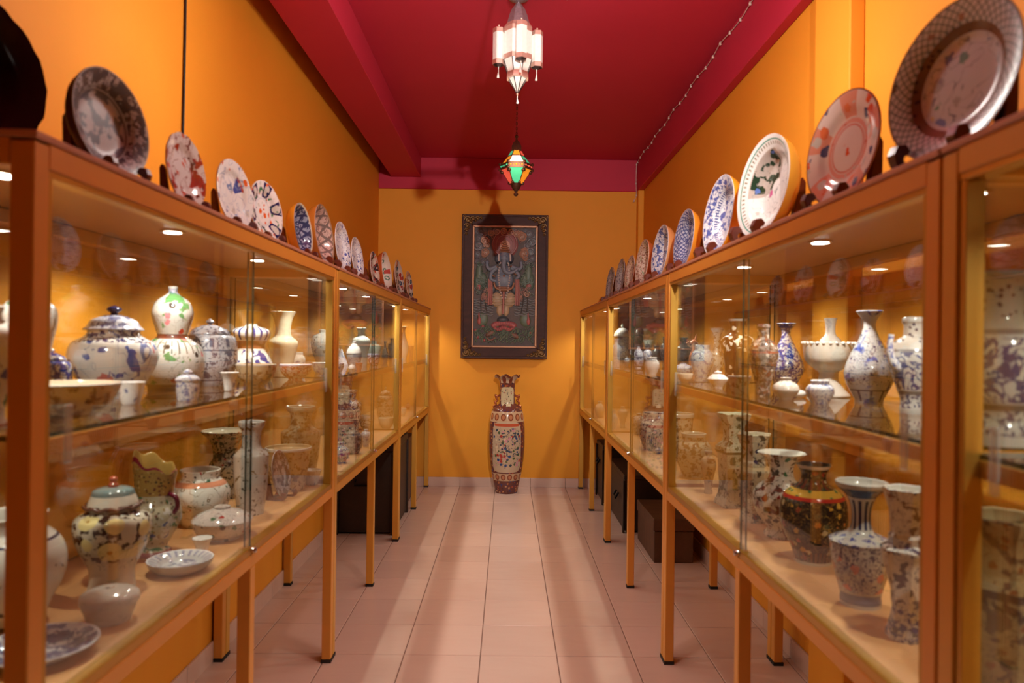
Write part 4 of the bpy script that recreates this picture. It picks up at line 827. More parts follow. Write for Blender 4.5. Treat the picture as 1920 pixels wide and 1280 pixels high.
# ------------------------------------------------------------------ plates on wooden easels
def plate_mesh(R, dp, style, scallop=0, seg=56):
    d = dp*R
    fr = [(0.0, -d), (.3, -d), (.52, -d*.98), (.62, -d*.8), (.72, -d*.42), (.80, -d*.26), (.92, -d*.08), (1.0, 0.0)] if dp < .35 else \
         [(0.0, -d), (.4, -d*.99), (.62, -d*.93), (.74, -d*.74), (.82, -d*.42), (.89, -d*.16), (1.0, 0.0)]
    pts = [(p.x*R, p.y) for p in curve(fr, 3)]; vv = [p[0]/R for p in pts]
    t = max(.0045, R*.03)
    bk = [(1.0, -t*.7), (.9, -d*.2 - t), (.72, -d*.6 - t*1.2), (.56, -d - t), (.55, -d - t*2.0), (.5, -d - t*2.0), (.49, -d - t), (0.0, -d - t)]
    if dp >= .28: bk = [(1.0, -t*.7), (.97, -d*.25 - t*.7), (.92, -d*.6 - t*.7), (.80, -d*.96 - t), (.62, -d - t), (.6, -d - t*2.0), (.55, -d - t*2.0), (.54, -d - t), (0.0, -d - t)]
    pts += [(r*R, z) for r, z in bk]; vv += [1.2]*len(bk)
    w = (lambda i, a: (1 + .022*abs(math.cos(scallop*a/2))*(vv[i] if vv[i] <= 1 else .9)**2, 0.0)) if scallop else None
    return MB().lathe(pts, seg, vv, 0.0, w), t
for cx, cyb, hw, x, dp, style, nm, ct, lb, sc_ in FLATS:
    p = at(cx, cyb, X=x); R = hw*p.y/F_PX; mb, t = plate_mesh(R, dp, style, sc_)
    tag(mb.build(nm, MATS[style], None, (p.x, p.y, Z_BASE + dp*R + 2*t + .0005), smooth=50), lb, ct)
def easel(loc, ang, R, dp, lean, label, zb, mat=None):
    """two cut-out side frames with curled feet, joined by two bars"""
    k = min(R, .15); tl = math.tan(lean); q = dp*R + .012
    st = thing('plate_stand', label, 'plate stand', (loc[0], loc[1], zb), (0, 0, ang), group='wooden plate stands on the cabinet tops')
    hk = [(-q - .50*k, 0), (.15*k, 0), (.27*k, .06*k), (.32*k, .19*k), (.26*k, .32*k), (.14*k, .34*k), (.07*k, .26*k), (.10*k, .20*k), (.16*k, .18*k), (.17*k, .12*k), (.12*k, .08*k), (.05*k, .065*k), (-.05*k, .07*k), (-q - .02*k, .09*k),
          (-q - .06*k - tl*1.02*k, 1.02*k), (-q - .12*k - tl*1.12*k, 1.15*k), (-q - .20*k - tl*1.0*k, 1.05*k), (-q - .26*k - .3*tl*k, .3*k), (-q - .42*k, .07*k)]
    w = max(.011, .15*k)
    for sg in (-1, 1):
        y = sg*.46*R
        MB().prism(hk, 'y', y - w/2, y + w/2).build('side_frame', mat or REDWOOD, st, bevel=.0015)
    MB().box(-q - .3*k, -q - .18*k, -.46*R, .46*R, .02*k, .09*k).build('crossbar', mat or REDWOOD, st)
    return st
PLATES = []
def plate(side, cx, top, bot, rot, style, dp, desc, stand, scallop=0, lean=6.5, zb=None, X=None, R=None, Y=None, name='display_plate', sx=1.0):
    zb = Z_TOP if zb is None else zb
    F = FL if side < 0 else FR
    lean_ = math.radians(lean)
    xb = X if X is not None else F + side*.055
    y = at(cx, (top + bot)/2, X=xb + side*.03).y if Y is None else Y
    if R is None: R = (bot - top)*y/F_PX/2/math.cos(lean_)
    k = min(R, .15); lift = .068*k + .001
    ang = math.radians(rot)*(1 if side > 0 else -1) + (PI if side > 0 else 0)     # local +x points into the aisle, turned towards the viewer
    n = Vector((math.cos(ang), math.sin(ang), 0)); T = Vector((-n.y, n.x, 0))
    nz = n*math.cos(lean_) + Vector((0, 0, math.sin(lean_))); up = -n*math.sin(lean_) + Vector((0, 0, math.cos(lean_)))
    foot = Vector((xb, y, zb))
    c = foot + Vector((0, 0, lift)) + up*R
    mb, t = plate_mesh(R, dp, style, scallop)
    o = mb.build(name, MATS[style], None, smooth=50)
    # local x of the plate = right as seen by the viewer, y = up
    xr = up.cross(nz).normalized()
    o.matrix_world = Matrix(((xr.x*sx, up.x, nz.x, c.x), (xr.y*sx, up.y, nz.y, c.y), (xr.z*sx, up.z, nz.z, c.z), (0, 0, 0, 1)))
    tag(o, desc, 'plate', 'plates displayed on the cabinet tops')
    if stand: easel(foot, ang, R, dp, lean_, stand, zb)
    PLATES.append((desc, y, R))
    return o
plate(-1, 0, 0, 0, 30, 'p_black', .2, 'large black scalloped dish cut off by the left edge', 'dark wooden stand under the large black dish', 20, 8, X=-.935, R=.165, Y=1.19)
plate(-1, 193, 112, 312, 9, 'p_grey', .30, 'grey-blue leafy plate next to the large black dish', 'wooden stand holding the grey-blue leafy plate')
plate(-1, 334, 232, 370, 4, 'p_shell', .14, 'shell-edged white plate with rust-red patches, left of the hanging wire', 'wooden stand holding the shell-edged rust-red plate', 14)
plate(-1, 428, 285, 413, 8, 'p_book', .14, 'white plate with a blue and red book motif, left row', 'wooden stand holding the book-motif plate')
plate(-1, 488, 325, 438, 11, 'p_imari', .14, 'scalloped plate with navy panels and orange flowers, left row', 'wooden stand holding the navy and orange scalloped plate', 24)
plate(-1, 560, 365, 466, 2, 'p_fret_blue', .36, 'deep slate-blue fretwork bowl plate with yellow wall glow painted on its back, left row', 'wooden stand holding the slate-blue fretwork plate')
plate(-1, 602, 373, 488, 2, 'p_fret_pink', .40, 'deep pinkish fretwork bowl plate with brown back, left row', 'wooden stand holding the pinkish fretwork plate')
plate(-1, 637, 405, 502, 3, 'p_bw', .2, 'larger of two white plates with small blue flowers, left row', 'wooden stand holding the larger blue-flowered white plate')
plate(-1, 664, 437, 517, 3, 'p_bw', .18, 'smaller of two white plates with small blue flowers, left row', 'wooden stand holding the smaller blue-flowered white plate')
plate(-1, 697, 463, 530, 3, 'p_imari_small', .16, 'small dark red and black patched plate, far part of left row', 'wooden stand holding the dark red and black patched plate')
plate(-1, 721, 465, 541, 3, 'p_seal_green', .34, 'deep white plate with green roundel and rust back, left row', 'wooden stand holding the green roundel plate')
plate(-1, 745, 480, 550, 4, 'p_seal_blue', .14, 'white plate with blue and red roundels, second from left row end', 'wooden stand holding the blue and red roundel plate')
plate(-1, 764, 503, 561, 4, 'p_seal_blue', .14, 'white roundel plate at the far end of the left row', 'wooden stand holding the last plate of the left row')
plate(1, 1800, -22, 280, 13, 'p_canton', .2, 'very large plate with court figures and lattice border, right row', 'dark wooden stand holding the very large figure plate')
plate(1, 1592, 152, 366, 10, 'p_coral', .14, 'white plate with coral rings and orange flowers, right row', 'wooden stand holding the coral ring plate')
plate(1, 1438, 232, 424, 8, 'p_tree', .34, 'deep white plate with dark tree and green rim line, right row', 'wooden stand holding the dark tree plate')
plate(1, 1354, 315, 466, 4, 'p_bwrim', .34, 'deep blue and white plate with broad flowered rim, right row', 'wooden stand holding the broad-rimmed blue plate')
plate(1, 1289, 375, 489, 4, 'p_bwdark', .3, 'dark blue latticed plate with wall glow painted yellow on its back, right row', 'wooden stand holding the dark blue latticed plate')
plate(1, 1243, 407, 510, 4, 'p_bwflower', .34, 'blue flowered deep plate between latticed and brown plates, right row', 'wooden stand holding the blue flowered deep plate')
plate(1, 1209, 437, 527, 4, 'p_brown_lattice', .3, 'larger brownish lattice plate in the right row', 'wooden stand holding the larger brownish plate')
plate(1, 1186, 465, 535, 4, 'p_brown_lattice', .16, 'smaller brownish lattice plate behind the larger one, right row', 'wooden stand holding the smaller brownish plate')
plate(1, 1167, 475, 546, 4, 'p_speckle', .24, 'blue-grey speckled plate, second from right row end', 'wooden stand holding the second last right plate')
plate(1, 1148, 495, 558, 4, 'p_speckle', .16, 'brown-grey speckled plate at the far end of the right row', 'wooden stand holding the last plate of the right row')
# small upright oval plate inside the nearest left cabinet
pq = at(518, 953, X=-.775)
plate(-1, 518, 864, 950, 12, 'p_grey', .12, 'small oval purple-grey plate standing upright behind the left glass door', 'little dark stand under the upright oval plate', 0, 10, zb=Z_BASE, X=-.76, sx=.72)
# ------------------------------------------------------------------ tall floor vase
VX, VY, VH_ = 0.004, 5.90, 0.955
porcelain('floor_vase', srgb(110, 58, 46), [
    L('dot', s=30, t=.36, cols=[srgb(176, 80, 52), srgb(64, 62, 104), srgb(186, 110, 60), srgb(84, 44, 44), srgb(196, 140, 100)]),
    L('line', srgb(70, 60, 100), s=20, w=.012),
    band(.615, .70, srgb(196, 160, 126)), L('ovals', srgb(132, 66, 46), n=14, ru=.36, rv=.030, v0=.657), L('ovals', srgb(186, 120, 84), n=14, ru=.22, rv=.019, v0=.657),
    band(.115, .178, srgb(196, 160, 126)), L('ovals', srgb(132, 66, 46), n=14, ru=.38, rv=.026, v0=.146), L('ovals', srgb(186, 120, 84), n=14, ru=.22, rv=.016, v0=.146),
    L('rect', srgb(194, 166, 138), r=(0, .385, .114, .205)),
    L('dot', s=24, t=.40, cols=[srgb(176, 60, 50), srgb(50, 72, 120), srgb(206, 140, 150), srgb(84, 96, 60), srgb(60, 70, 84), srgb(214, 188, 156)], **{'in': L('rect', None, r=(0, .375, .108, .165))}),
    L('blob', srgb(66, 74, 88), s=30, t=.56, **{'in': L('rect', None, r=(.02, .42, .085, .11))}),
    L('line', srgb(96, 60, 44), s=26, w=.008, **{'in': L('rect', None, r=(0, .385, .114, .16))}),
    L('rect', srgb(186, 84, 56), r=(0, .565, .10, .012)),
    L('rect', srgb(206, 186, 150), r=(0, .79, .052, .077)),
    L('dot', s=40, t=.3, cols=[srgb(74, 84, 60), srgb(150, 64, 60), srgb(60, 64, 80)], **{'in': L('rect', None, r=(0, .79, .049, .07))}),
    band(.945, 1.0, srgb(206, 176, 150)), L('ovals', srgb(128, 64, 46), n=8, ru=.3, rv=.03, v0=.965)], rough=.14)
fvp = [(1240, 108), (1235, 112), (1180, 122), (1100, 140), (1050, 150), (950, 165), (850, 175), (750, 180), (600, 178), (500, 168), (440, 158), (400, 140), (372, 100), (350, 80), (250, 75), (145, 79), (110, 88), (90, 108), (78, 130)]
k_ = VH_/1162.0
pts = [((1240 - y)/1162.0, r*k_/.15) for y, r in fvp]
def ruf(v, a): return .012*math.cos(7*a + .6)*max(0, (v - .93)/.07)
fv = lathe_open(pts, .15, VH_, 56, -PI/2, False, wave=ruf).build('floor_vase', MATS['floor_vase'], None, (VX, VY, 0), smooth=50)
tag(fv, 'tall ruffle-mouthed floor vase with peacock panel against the end wall', 'vase')
GILT = plain('gilt_glaze', srgb(176, 92, 52), .25, .4)
for sg in (-1, 1):
    h = MB().tube(curve([(sg*.062, 0, .80), (sg*.082, -.01, .785), (sg*.098, -.01, .80), (sg*.092, -.01, .775), (sg*.082, -.01, .755), (sg*.10, -.01, .74), (sg*.092, -.01, .72), (sg*.112, -.01, .705), (sg*.10, -.005, .69)], 4), .0085, 8)
    h.build('handle', GILT, fv, smooth=60)

# ------------------------------------------------------------------ carved and painted panel
PXC, PZC = -0.031, 1.7065
pic = thing('framed_relief', 'carved painted relief of an elephant-headed figure in a dark frame', 'picture', (PXC, YB, PZC))
DKF = wood('dark_frame_wood', srgb(84, 52, 48), srgb(62, 38, 36), .55, 10, (1, 1, 4), spec=.25)
PGOLD = plain('old_gold', srgb(176, 124, 92), .4, .3); CARV = plain('dark_gilt_carving', srgb(112, 76, 34), .42, .5, var=.4, scale=70)
PW_, PH_, IW, IH = .366, .6115, .275, .517
def rail4(mb_name, mat, ow, oh, iw, ih, y0, y1, bev):
    for a in ([(-ow, oh), (ow, oh), (iw, ih), (-iw, ih)], [(-ow, -oh), (ow, -oh), (iw, -ih), (-iw, -ih)], [(-ow, -oh), (-ow, oh), (-iw, ih), (-iw, -ih)], [(ow, -oh), (ow, oh), (iw, ih), (iw, -ih)]):
        MB().prism(a, 'y', y0, y1).build(mb_name, mat, pic, bevel=bev)
rail4('frame_rail', DKF, PW_, PH_, IW, IH, -.045, -.002, .006)
rail4('outer_lip', DKF, PW_, PH_, PW_ - .02, PH_ - .02, -.053, -.044, .003)
rail4('gold_molding', PGOLD, IW + .002, IH + .002, IW - .015, IH - .015, -.05, -.02, .003)
PQ = .001063
def pp(cx, cy, d=0.0): return Vector(((cx - 410)*PQ, -.022 - d, (630 - cy)*PQ))
MB().box(-IW, IW, -.022, -.004, -IH, IH).build('backdrop', plain('relief_ground', srgb(98, 86, 84), .6, var=.35, scale=40, bump=.4), pic)
def spiral(mb, cx, cy, r, turns=1.6, sg=1, rad=None, a0=0.0, d=.006, n=22):
    P = []
    for i in range(n + 1):
        t = i/n; a = a0 + sg*turns*2*PI*t; q = r*(1 - .86*t)
        P.append(pp(cx + q*math.cos(a), cy + q*math.sin(a), d + .006*t))
    mb.tube(P, [(rad or r*.2)*PQ*(1 - .45*i/n) for i in range(n + 1)], 6)
def blob(mb, cx, cy, rx, ry, d=.012, rot=0.0, dz=.0):
    mb.ell(pp(cx, cy, dz), (rx*PQ, d, ry*PQ), 16, 8, Matrix.Rotation(math.radians(rot), 3, 'Y'))
def strip(mb, pts, r, d=.01, n=4):
    P = curve([pp(x, y, d) for x, y in pts], n); rr = r if isinstance(r, (int, float)) else None
    if rr: R_ = [rr*PQ]*len(P)
    else: R_ = [PQ*(r[0] + (r[1] - r[0])*i/(len(P) - 1)) for i in range(len(P))]
    mb.tube(P, R_, 8)
def fin(mb, name, col, rough=.45, var=.25):
    g_ = sum(col)/3; col = tuple(min(1.0, (c*.72 + g_*.28)*1.35) for c in col)
    o = mb.build(name, plain('relief_' + name, col, rough, var=var, scale=60), pic, smooth=60)
    if name in ('storm_clouds', 'ochre_scrolls', 'water_waves', 'water_plants', 'lotus_flowers', 'stems', 'garland', 'eyes', 'red_drapes', 'brown_fish', 'green_rocks', 'ears', 'dark_sash', 'gold_crown_and_belt', 'trousers'): o['kind'] = 'stuff'
    return o
for sx_, sy_ in ((-1, 1), (1, 1), (-1, -1), (1, -1)):
    m = MB()
    for (ax, az, r) in ((.318, .563, .030), (.275, .572, .022), (.235, .575, .018), (.205, .578, .013), (.325, .515, .022), (.328, .475, .018), (.331, .443, .013), (.295, .545, .020), (.345, .59, .016), (.255, .556, .012), (.31, .495, .012)):
        P = []
        for i in range(17):
            t = i/16; a = t*2*PI*1.5; q = r*(1 - .8*t)
            P.append((sx_*(ax + q*math.cos(a)), -.05 - .008*t, sy_*(az + q*math.sin(a))))
        m.tube(P, [r*.26*(1 - .4*i/16) for i in range(17)], 6)
        m.ell((sx_*ax, -.048, sy_*az), (r*.8, .008, r*.8), 10, 6)
    m.build('corner_carving', CARV, pic, smooth=60)
rnd = random.Random(3)
m = MB()
for cx, cy, r in ((195, 305, 38), (190, 370, 34), (200, 250, 30), (250, 195, 34), (215, 200, 26), (600, 205, 38), (625, 275, 36), (615, 350, 38), (630, 400, 28), (570, 185, 26), (185, 430, 24), (235, 430, 26), (640, 225, 24), (190, 190, 24), (600, 430, 26), (225, 330, 24), (590, 300, 26), (330, 180, 24), (480, 180, 24)):
    spiral(m, cx, cy, r, 1.7, rnd.choice((-1, 1)), a0=rnd.random()*6); blob(m, cx, cy, r*.95, r*.95, .007)
fin(m, 'storm_clouds', srgb(104, 100, 108))
m = MB()
for cx, cy, r in ((245, 265, 34), (255, 355, 34), (235, 245, 22), (265, 300, 26), (240, 380, 22), (545, 230, 40), (560, 365, 40), (575, 400, 26), (530, 200, 26), (570, 330, 24), (300, 200, 28), (345, 190, 28), (400, 186, 30), (455, 190, 28), (500, 205, 26), (245, 700, 24), (590, 690, 26), (545, 715, 18), (270, 660, 16)):
    spiral(m, cx, cy, r, 1.8, rnd.choice((-1, 1)), a0=rnd.random()*6, d=.011); blob(m, cx, cy, r*.9, r*.9, .010)
fin(m, 'ochre_scrolls', srgb(176, 122, 92))
m = MB()
for cx, cy, w, h in ((205, 545, 30, 110), (235, 580, 34, 60), (600, 540, 32, 110), (570, 580, 34, 60), (190, 590, 26, 60), (625, 590, 24, 60)):
    blob(m, cx, cy, w, h, .014)
for cx, cy in ((205, 450), (620, 450), (230, 585), (585, 585), (200, 580), (620, 580)): spiral(m, cx, cy, 24, 1.6, 1, d=.014)
fin(m, 'green_rocks', srgb(84, 104, 84))
m = MB()
for k in range(7):
    y = 735 + k*20
    for x0, x1 in ((165, 320), (490, 655)):
        strip(m, [(x0 + (x1 - x0)*t/8, y + 6*math.sin(t*2.1 + k)) for t in range(9)], 6, .004 + .001*(k % 2), 3)
fin(m, 'water_waves', srgb(112, 112, 116))
for nm_, cc, zone in (('grey_swirls', srgb(120, 116, 122), ((165, 160, 655, 470),)), ('green_swirls', srgb(98, 116, 100), ((165, 440, 300, 720), (520, 440, 655, 720))), ('pink_swirls', srgb(166, 112, 98), ((200, 170, 620, 330), (230, 620, 300, 760), (520, 620, 610, 760)))):
    m = MB()
    for k in range(34):
        z_ = rnd.choice(zone); x, y = rnd.uniform(z_[0] + 12, z_[2] - 12), rnd.uniform(z_[1] + 12, z_[3] - 12)
        if abs(x - 408) < 95 and y > 200: continue
        spiral(m, x, y, rnd.uniform(12, 22), 1.6, rnd.choice((-1, 1)), a0=rnd.random()*6, d=rnd.uniform(.006, .016), n=14)
    o_ = fin(m, nm_, cc); o_['kind'] = 'stuff'
m = MB(); blob(m, 408, 290, 108, 112, .010); fin(m, 'halo', srgb(140, 52, 54))
m = MB()
m.tube([pp(408 + 96*math.cos(a*PI/16), 285 + 98*math.sin(a*PI/16), .012) for a in range(33)], 5*PQ, 6)
m.tube([pp(408 + 68*math.cos(a*PI/16), 290 + 70*math.sin(a*PI/16), .014) for a in range(33)], 4*PQ, 6)
fin(m, 'halo_rings', srgb(160, 88, 80))
m = MB(); blob(m, 408, 300, 56, 58, .014); fin(m, 'halo_centre', srgb(206, 150, 120))
m = MB(); blob(m, 404, 575, 78, 82, .034); blob(m, 404, 500, 62, 46, .028); blob(m, 404, 400, 48, 56, .040); blob(m, 404, 372, 40, 34, .036)
strip(m, [(404, 420), (400, 465), (412, 508), (450, 522), (490, 505), (512, 488)], (24, 11), .036)
for P_ in ([(345, 480), (305, 520), (300, 570), (335, 585)], [(462, 480), (510, 520), (525, 545), (505, 560)], [(345, 470), (290, 490), (270, 470), (268, 440)], [(465, 470), (520, 490), (542, 470), (540, 440)]):
    strip(m, P_, (19, 13), .020)
for x, y in ((335, 585), (505, 560), (268, 436), (540, 436)): blob(m, x, y, 18, 18, .024)
body = fin(m, 'body', srgb(104, 116, 138))
m = MB(); blob(m, 352, 405, 26, 38, .030); blob(m, 456, 405, 26, 38, .030); fin(m, 'ears', srgb(70, 76, 92))
m = MB()
for x in (386, 424): blob(m, x, 392, 5, 4, .044)
for x in (349, 458): blob(m, x, 440, 8, 8, .034)
fin(m, 'eyes', srgb(40, 30, 28))
m = MB(); strip(m, [(432, 440), (440, 455), (436, 468)], (6, 2), .046); strip(m, [(378, 440), (370, 452), (372, 462)], (6, 2), .046)
for cx0 in (360, 452):
    P_ = [(cx0, 375), (cx0 + 2, 430)]; strip(m, P_, 7, .04)
for s_ in (-1, 1):
    for t in range(13): blob(m, 405 + s_*(38 + 6*math.sin(t*.5)) - s_*max(0, t - 9)*8, 480 + t*20, 11, 11, .040, 0, 0)
fin(m, 'garland', srgb(196, 180, 176))
m = MB()
for k, (w, y) in enumerate(((52, 352), (46, 335), (38, 318), (30, 302), (22, 286), (15, 270), (9, 256), (5, 244))): blob(m, 408, y, w, 11, .036)
blob(m, 404, 640, 74, 14, .040); blob(m, 404, 655, 34, 18, .042); blob(m, 404, 545, 14, 14, .044)
for x, y in ((318, 545), (500, 530), (338, 470), (470, 470)): blob(m, x, y, 20, 9, .032, 20)
strip(m, [(325, 600), (345, 645), (404, 655), (465, 645), (485, 600)], 8, .036)
fin(m, 'gold_crown_and_belt', srgb(160, 100, 60))
m = MB(); blob(m, 352, 735, 48, 62, .028, -12); blob(m, 452, 735, 48, 62, .028, 12); blob(m, 374, 815, 28, 50, .024); blob(m, 424, 815, 28, 50, .024)
for x, s_ in ((352, 1), (452, -1)):
    for k in range(4): strip(m, [(x - 40, 700 + k*22), (x, 712 + k*22), (x + 40, 700 + k*22)], 4, .030)
fin(m, 'trousers', srgb(176, 146, 108))
m = MB(); blob(m, 318, 650, 26, 44, .018, 20); blob(m, 486, 650, 26, 44, .018, -20); blob(m, 400, 896, 50, 30, .024); fin(m, 'dark_sash', srgb(66, 72, 80))
m = MB()
for x in (296, 512):
    for k in range(3): strip(m, [(x - 12 + k*11, 570), (x - 10 + k*12, 680), (x - 14 + k*14, 780)], 7, .016)
strip(m, [(404, 670), (402, 760), (400, 850)], 9, .030)
fin(m, 'red_drapes', srgb(166, 92, 84))
m = MB()
for k in range(15):
    a = PI*(k/14); blob(m, 408 + 82*math.cos(a), 945 - 22*math.sin(a), 18, 24, .026, 50*math.cos(a))
for k in range(11): blob(m, 340 + k*14, 965 + 8*math.sin(k), 13, 20, .030, (k - 5)*9)
for x, y in ((205, 635), (606, 622), (200, 1035), (240, 950), (180, 980), (615, 995), (610, 1045), (255, 1060)):
    blob(m, x, y, 24 if y < 700 else 13, 26 if y < 700 else 13, .018)
for x in (211, 604): blob(m, x, 905, 17, 34, .022); strip(m, [(x, 890), (x - 3, 850), (x, 838)], (9, 2), .018)
fin(m, 'lotus_flowers', srgb(172, 78, 82))
m = MB()
for x0, s_ in ((255, 1), (560, -1)):
    strip(m, [(x0, 610), (x0 - 30*s_, 700), (x0 - 34*s_, 780), (x0 - 30*s_, 830)], 4, .012); strip(m, [(x0 + 10*s_, 640), (x0, 740), (x0 + 16*s_, 840)], 4, .012)
fin(m, 'stems', srgb(58, 46, 40))
m = MB()
blob(m, 235, 895, 46, 56, .012, 10); blob(m, 580, 895, 46, 56, .012, -10)
for k in range(150):
    x = rnd.uniform(180, 640); y = rnd.uniform(960, 1080); a = rnd.uniform(-1.2, 1.2); l = rnd.uniform(30, 55)
    strip(m, [(x, y), (x + l*.5*math.sin(a) + 8, y - l*.5), (x + l*math.sin(a), y - l*.75*math.cos(a))], (7, 1.5), .008 + .006*rnd.random(), 3)
fin(m, 'water_plants', srgb(86, 104, 80))
m = MB(); blob(m, 300, 1005, 44, 22, .022, -30); blob(m, 498, 1020, 44, 22, .022, 30); strip(m, [(270, 1040), (300, 1060), (340, 1040)], 8, .016); fin(m, 'brown_fish', srgb(126, 82, 66))

# ------------------------------------------------------------------ white lantern
LY = 3.25; lx = at(971, 100, Y=LY).x
def zc(c): return at(971, c/6.7375, Y=LY).z
lan = thing('white_lantern', 'white glass and metal lantern with four side columns hanging from the ceiling', 'lantern', (lx, LY, ZC))
def glow_glass(name, col, em, rough=.25):
    m, nt, out = new_mat(name); v = objvec(nt, False); n = noise(nt, v, 60, 3.0)
    p = principled(nt, out, mixc(nt, n.outputs[0], col, tuple(c*.8 for c in col)), rough, 0, .5, (n.outputs[0], .3, .003))
    p.inputs['Emission Color'].default_value = c4(col); p.inputs['Emission Strength'].default_value = em
    MATS[name] = m
    return m
LG = glow_glass('frosted_white_glass', srgb(250, 246, 238), .15); LC = plain('copper_strip', srgb(222, 182, 166), .35, .5); LD = plain('grey_tin', srgb(160, 142, 150), .4, .6, var=.4, scale=120); LB = plain('dark_lead', srgb(58, 42, 42), .45, .5)
mp_ = LY/F_PX/6.7375
def loc_z(c): return zc(c) - ZC
def oct_shell(name, mat, r0, c0, r1, c1, n=8, rot=PI/8, parent=None, ctr=(0, 0)):
    return MB().lathe([(0, loc_z(c0)), (r0, loc_z(c0)), (r1, loc_z(c1)), (0, loc_z(c1))], n, None, rot, None, (ctr[0], ctr[1], 0)).build(name, mat, parent or lan, smooth=20)
MB().tube([(0, 0, -.002), (0, 0, loc_z(50))], .006).build('rod', LD, lan, smooth=60)
MB().lathe([(0, 0), (.045, 0), (.045, -.01), (.015, -.025), (0, -.025)], 20).build('canopy', LD, lan, smooth=40)
dm = [(10*mp_*6.7/6.7, 55)]
MB().lathe([(max(r, 0)*mp_, loc_z(c)) for r, c in ((0, 50), (38, 55), (50, 75), (90, 130), (122, 210), (138, 270), (150, 312), (0, 314))], 8, None, PI/8).build('dome', LD, lan, smooth=20)
oct_shell('collar', LC, 142*mp_, 300, 190*mp_, 372); oct_shell('body_glass', LG, 186*mp_, 372, 186*mp_, 775)
for c0, c1 in ((372, 430), (715, 775)): oct_shell('copper_band', LC, 190*mp_, c0, 190*mp_, c1)
oct_shell('lower_glass', LG, 188*mp_, 778, 132*mp_, 935); oct_shell('lower_band', LC, 142*mp_, 925, 146*mp_, 1000); oct_shell('cone_glass', LG, 118*mp_, 1003, 8*mp_, 1180)
ribs = MB()
for k in range(8):
    a = PI/8 + k*PI/4; c, s_ = math.cos(a), math.sin(a)
    ribs.tube([(c*190*mp_, s_*190*mp_, loc_z(775)), (c*134*mp_, s_*134*mp_, loc_z(935))], .0022, 6)
    ribs.tube([(c*120*mp_, s_*120*mp_, loc_z(1000)), (c*8*mp_, s_*8*mp_, loc_z(1180))], .0022, 6)
ribs.build('lead_ribs', LB, lan)
MB().lathe([(0, loc_z(1160)), (16*mp_, loc_z(1165)), (12*mp_, loc_z(1200)), (5*mp_, loc_z(1215)), (0, loc_z(1220))], 12).build('finial', LC, lan, smooth=40)
MB().tube([(0, 0, loc_z(1215)), (0, 0, loc_z(1255))], .0018, 6).tube([(0, 0, loc_z(1250)), (.002, 0, loc_z(1300))], [.002, .006], 8).build('tassel', LG, lan)
for k in range(4):
    a = -PI/2 + .15 + k*PI/2; cx_, cy_ = math.cos(a)*245*mp_, math.sin(a)*245*mp_
    col_ = MB().lathe([(0, loc_z(390)), (74*mp_, loc_z(390)), (74*mp_, loc_z(835)), (0, loc_z(835))], 6, None, a, None, (cx_, cy_, 0)).build('side_column', LG, lan, smooth=20)
    for c0, c1 in ((386, 440), (780, 838)):
        MB().lathe([(0, loc_z(c0)), (77*mp_, loc_z(c0)), (77*mp_, loc_z(c1)), (0, loc_z(c1))], 6, None, a, None, (cx_, cy_, 0)).build('column_band', LC, col_, smooth=20)
    MB().lathe([(0, loc_z(839)), (74*mp_, loc_z(839)), (30*mp_, loc_z(858)), (0, loc_z(860))], 6, None, a, None, (cx_, cy_, 0)).build('column_base', LB, col_, smooth=20)
    MB().lathe([(0, loc_z(335)), (14*mp_, loc_z(340)), (8*mp_, loc_z(355)), (14*mp_, loc_z(370)), (20*mp_, loc_z(387)), (0, loc_z(388))], 10, None, 0, None, (cx_, cy_, 0)).build('column_finial', LC, col_, smooth=40)
    MB().tube([(cx_, cy_, loc_z(860)), (cx_, cy_, loc_z(925))], .0016, 6).tube([(cx_, cy_, loc_z(920)), (cx_ - .002, cy_, loc_z(1000))], [.0018, .006], 8).build('tassel', LG, col_)
light('lantern_light', 'POINT', (lx, LY - .0, zc(1300) - .04), 1.0, (1.0, .9, .78), .05)

# ------------------------------------------------------------------ coloured lantern
CY_ = 4.0; cx0 = at(968, 310, Y=CY_).x
def cz(c): return at(968, 170 + c/6.095, Y=CY_).z - ZC
q = CY_/F_PX/6.095
cl = thing('coloured_lantern', 'six-sided bronze lantern with red, green and amber glass on a chain', 'lantern', (cx0, CY_, ZC))
BRZ = plain('antique_bronze', srgb(84, 54, 40), .4, .7, var=.3, scale=90)
GA = {'green': glow_glass('green_glass', srgb(70, 190, 140), .55), 'amber': glow_glass('amber_glass', srgb(240, 150, 40), .6), 'coral': glow_glass('coral_glass', srgb(230, 92, 70), .6), 'bright': glow_glass('bright_pink_glass', srgb(255, 205, 180), 2.2)}
ch = MB(); zt, zb_ = -.004, cz(505)
nl = int((zt - zb_)/.014)
for i in range(nl):
    z = zt - (i + .5)*(zt - zb_)/nl; a = (i % 2)*PI/2
    ch.tube([(math.cos(a)*.004*math.sin(t*PI/4), math.sin(a)*.004*math.sin(t*PI/4), z + .009*math.cos(t*PI/4)) for t in range(9)], .0016, 5)
ch.build('chain', BRZ, cl)
MB().lathe([(0, 0), (.035, 0), (.035, -.008), (.01, -.018), (0, -.018)], 18).build('canopy', BRZ, cl, smooth=40)
MB().lathe([(r*q, cz(c)) for r, c in ((0, 500), (10, 503), (24, 525), (12, 545), (16, 570), (40, 595), (62, 640), (66, 690), (56, 700), (0, 700))], 6, None, PI/6 + PI/2 - PI/2).build('cap', BRZ, cl, smooth=30)
def hexring(r, c): return [Vector((r*q/math.cos(PI/6)*math.cos(-PI/2 - PI/6 + k*PI/3), r*q/math.cos(PI/6)*math.sin(-PI/2 - PI/6 + k*PI/3), cz(c))) for k in range(6)]
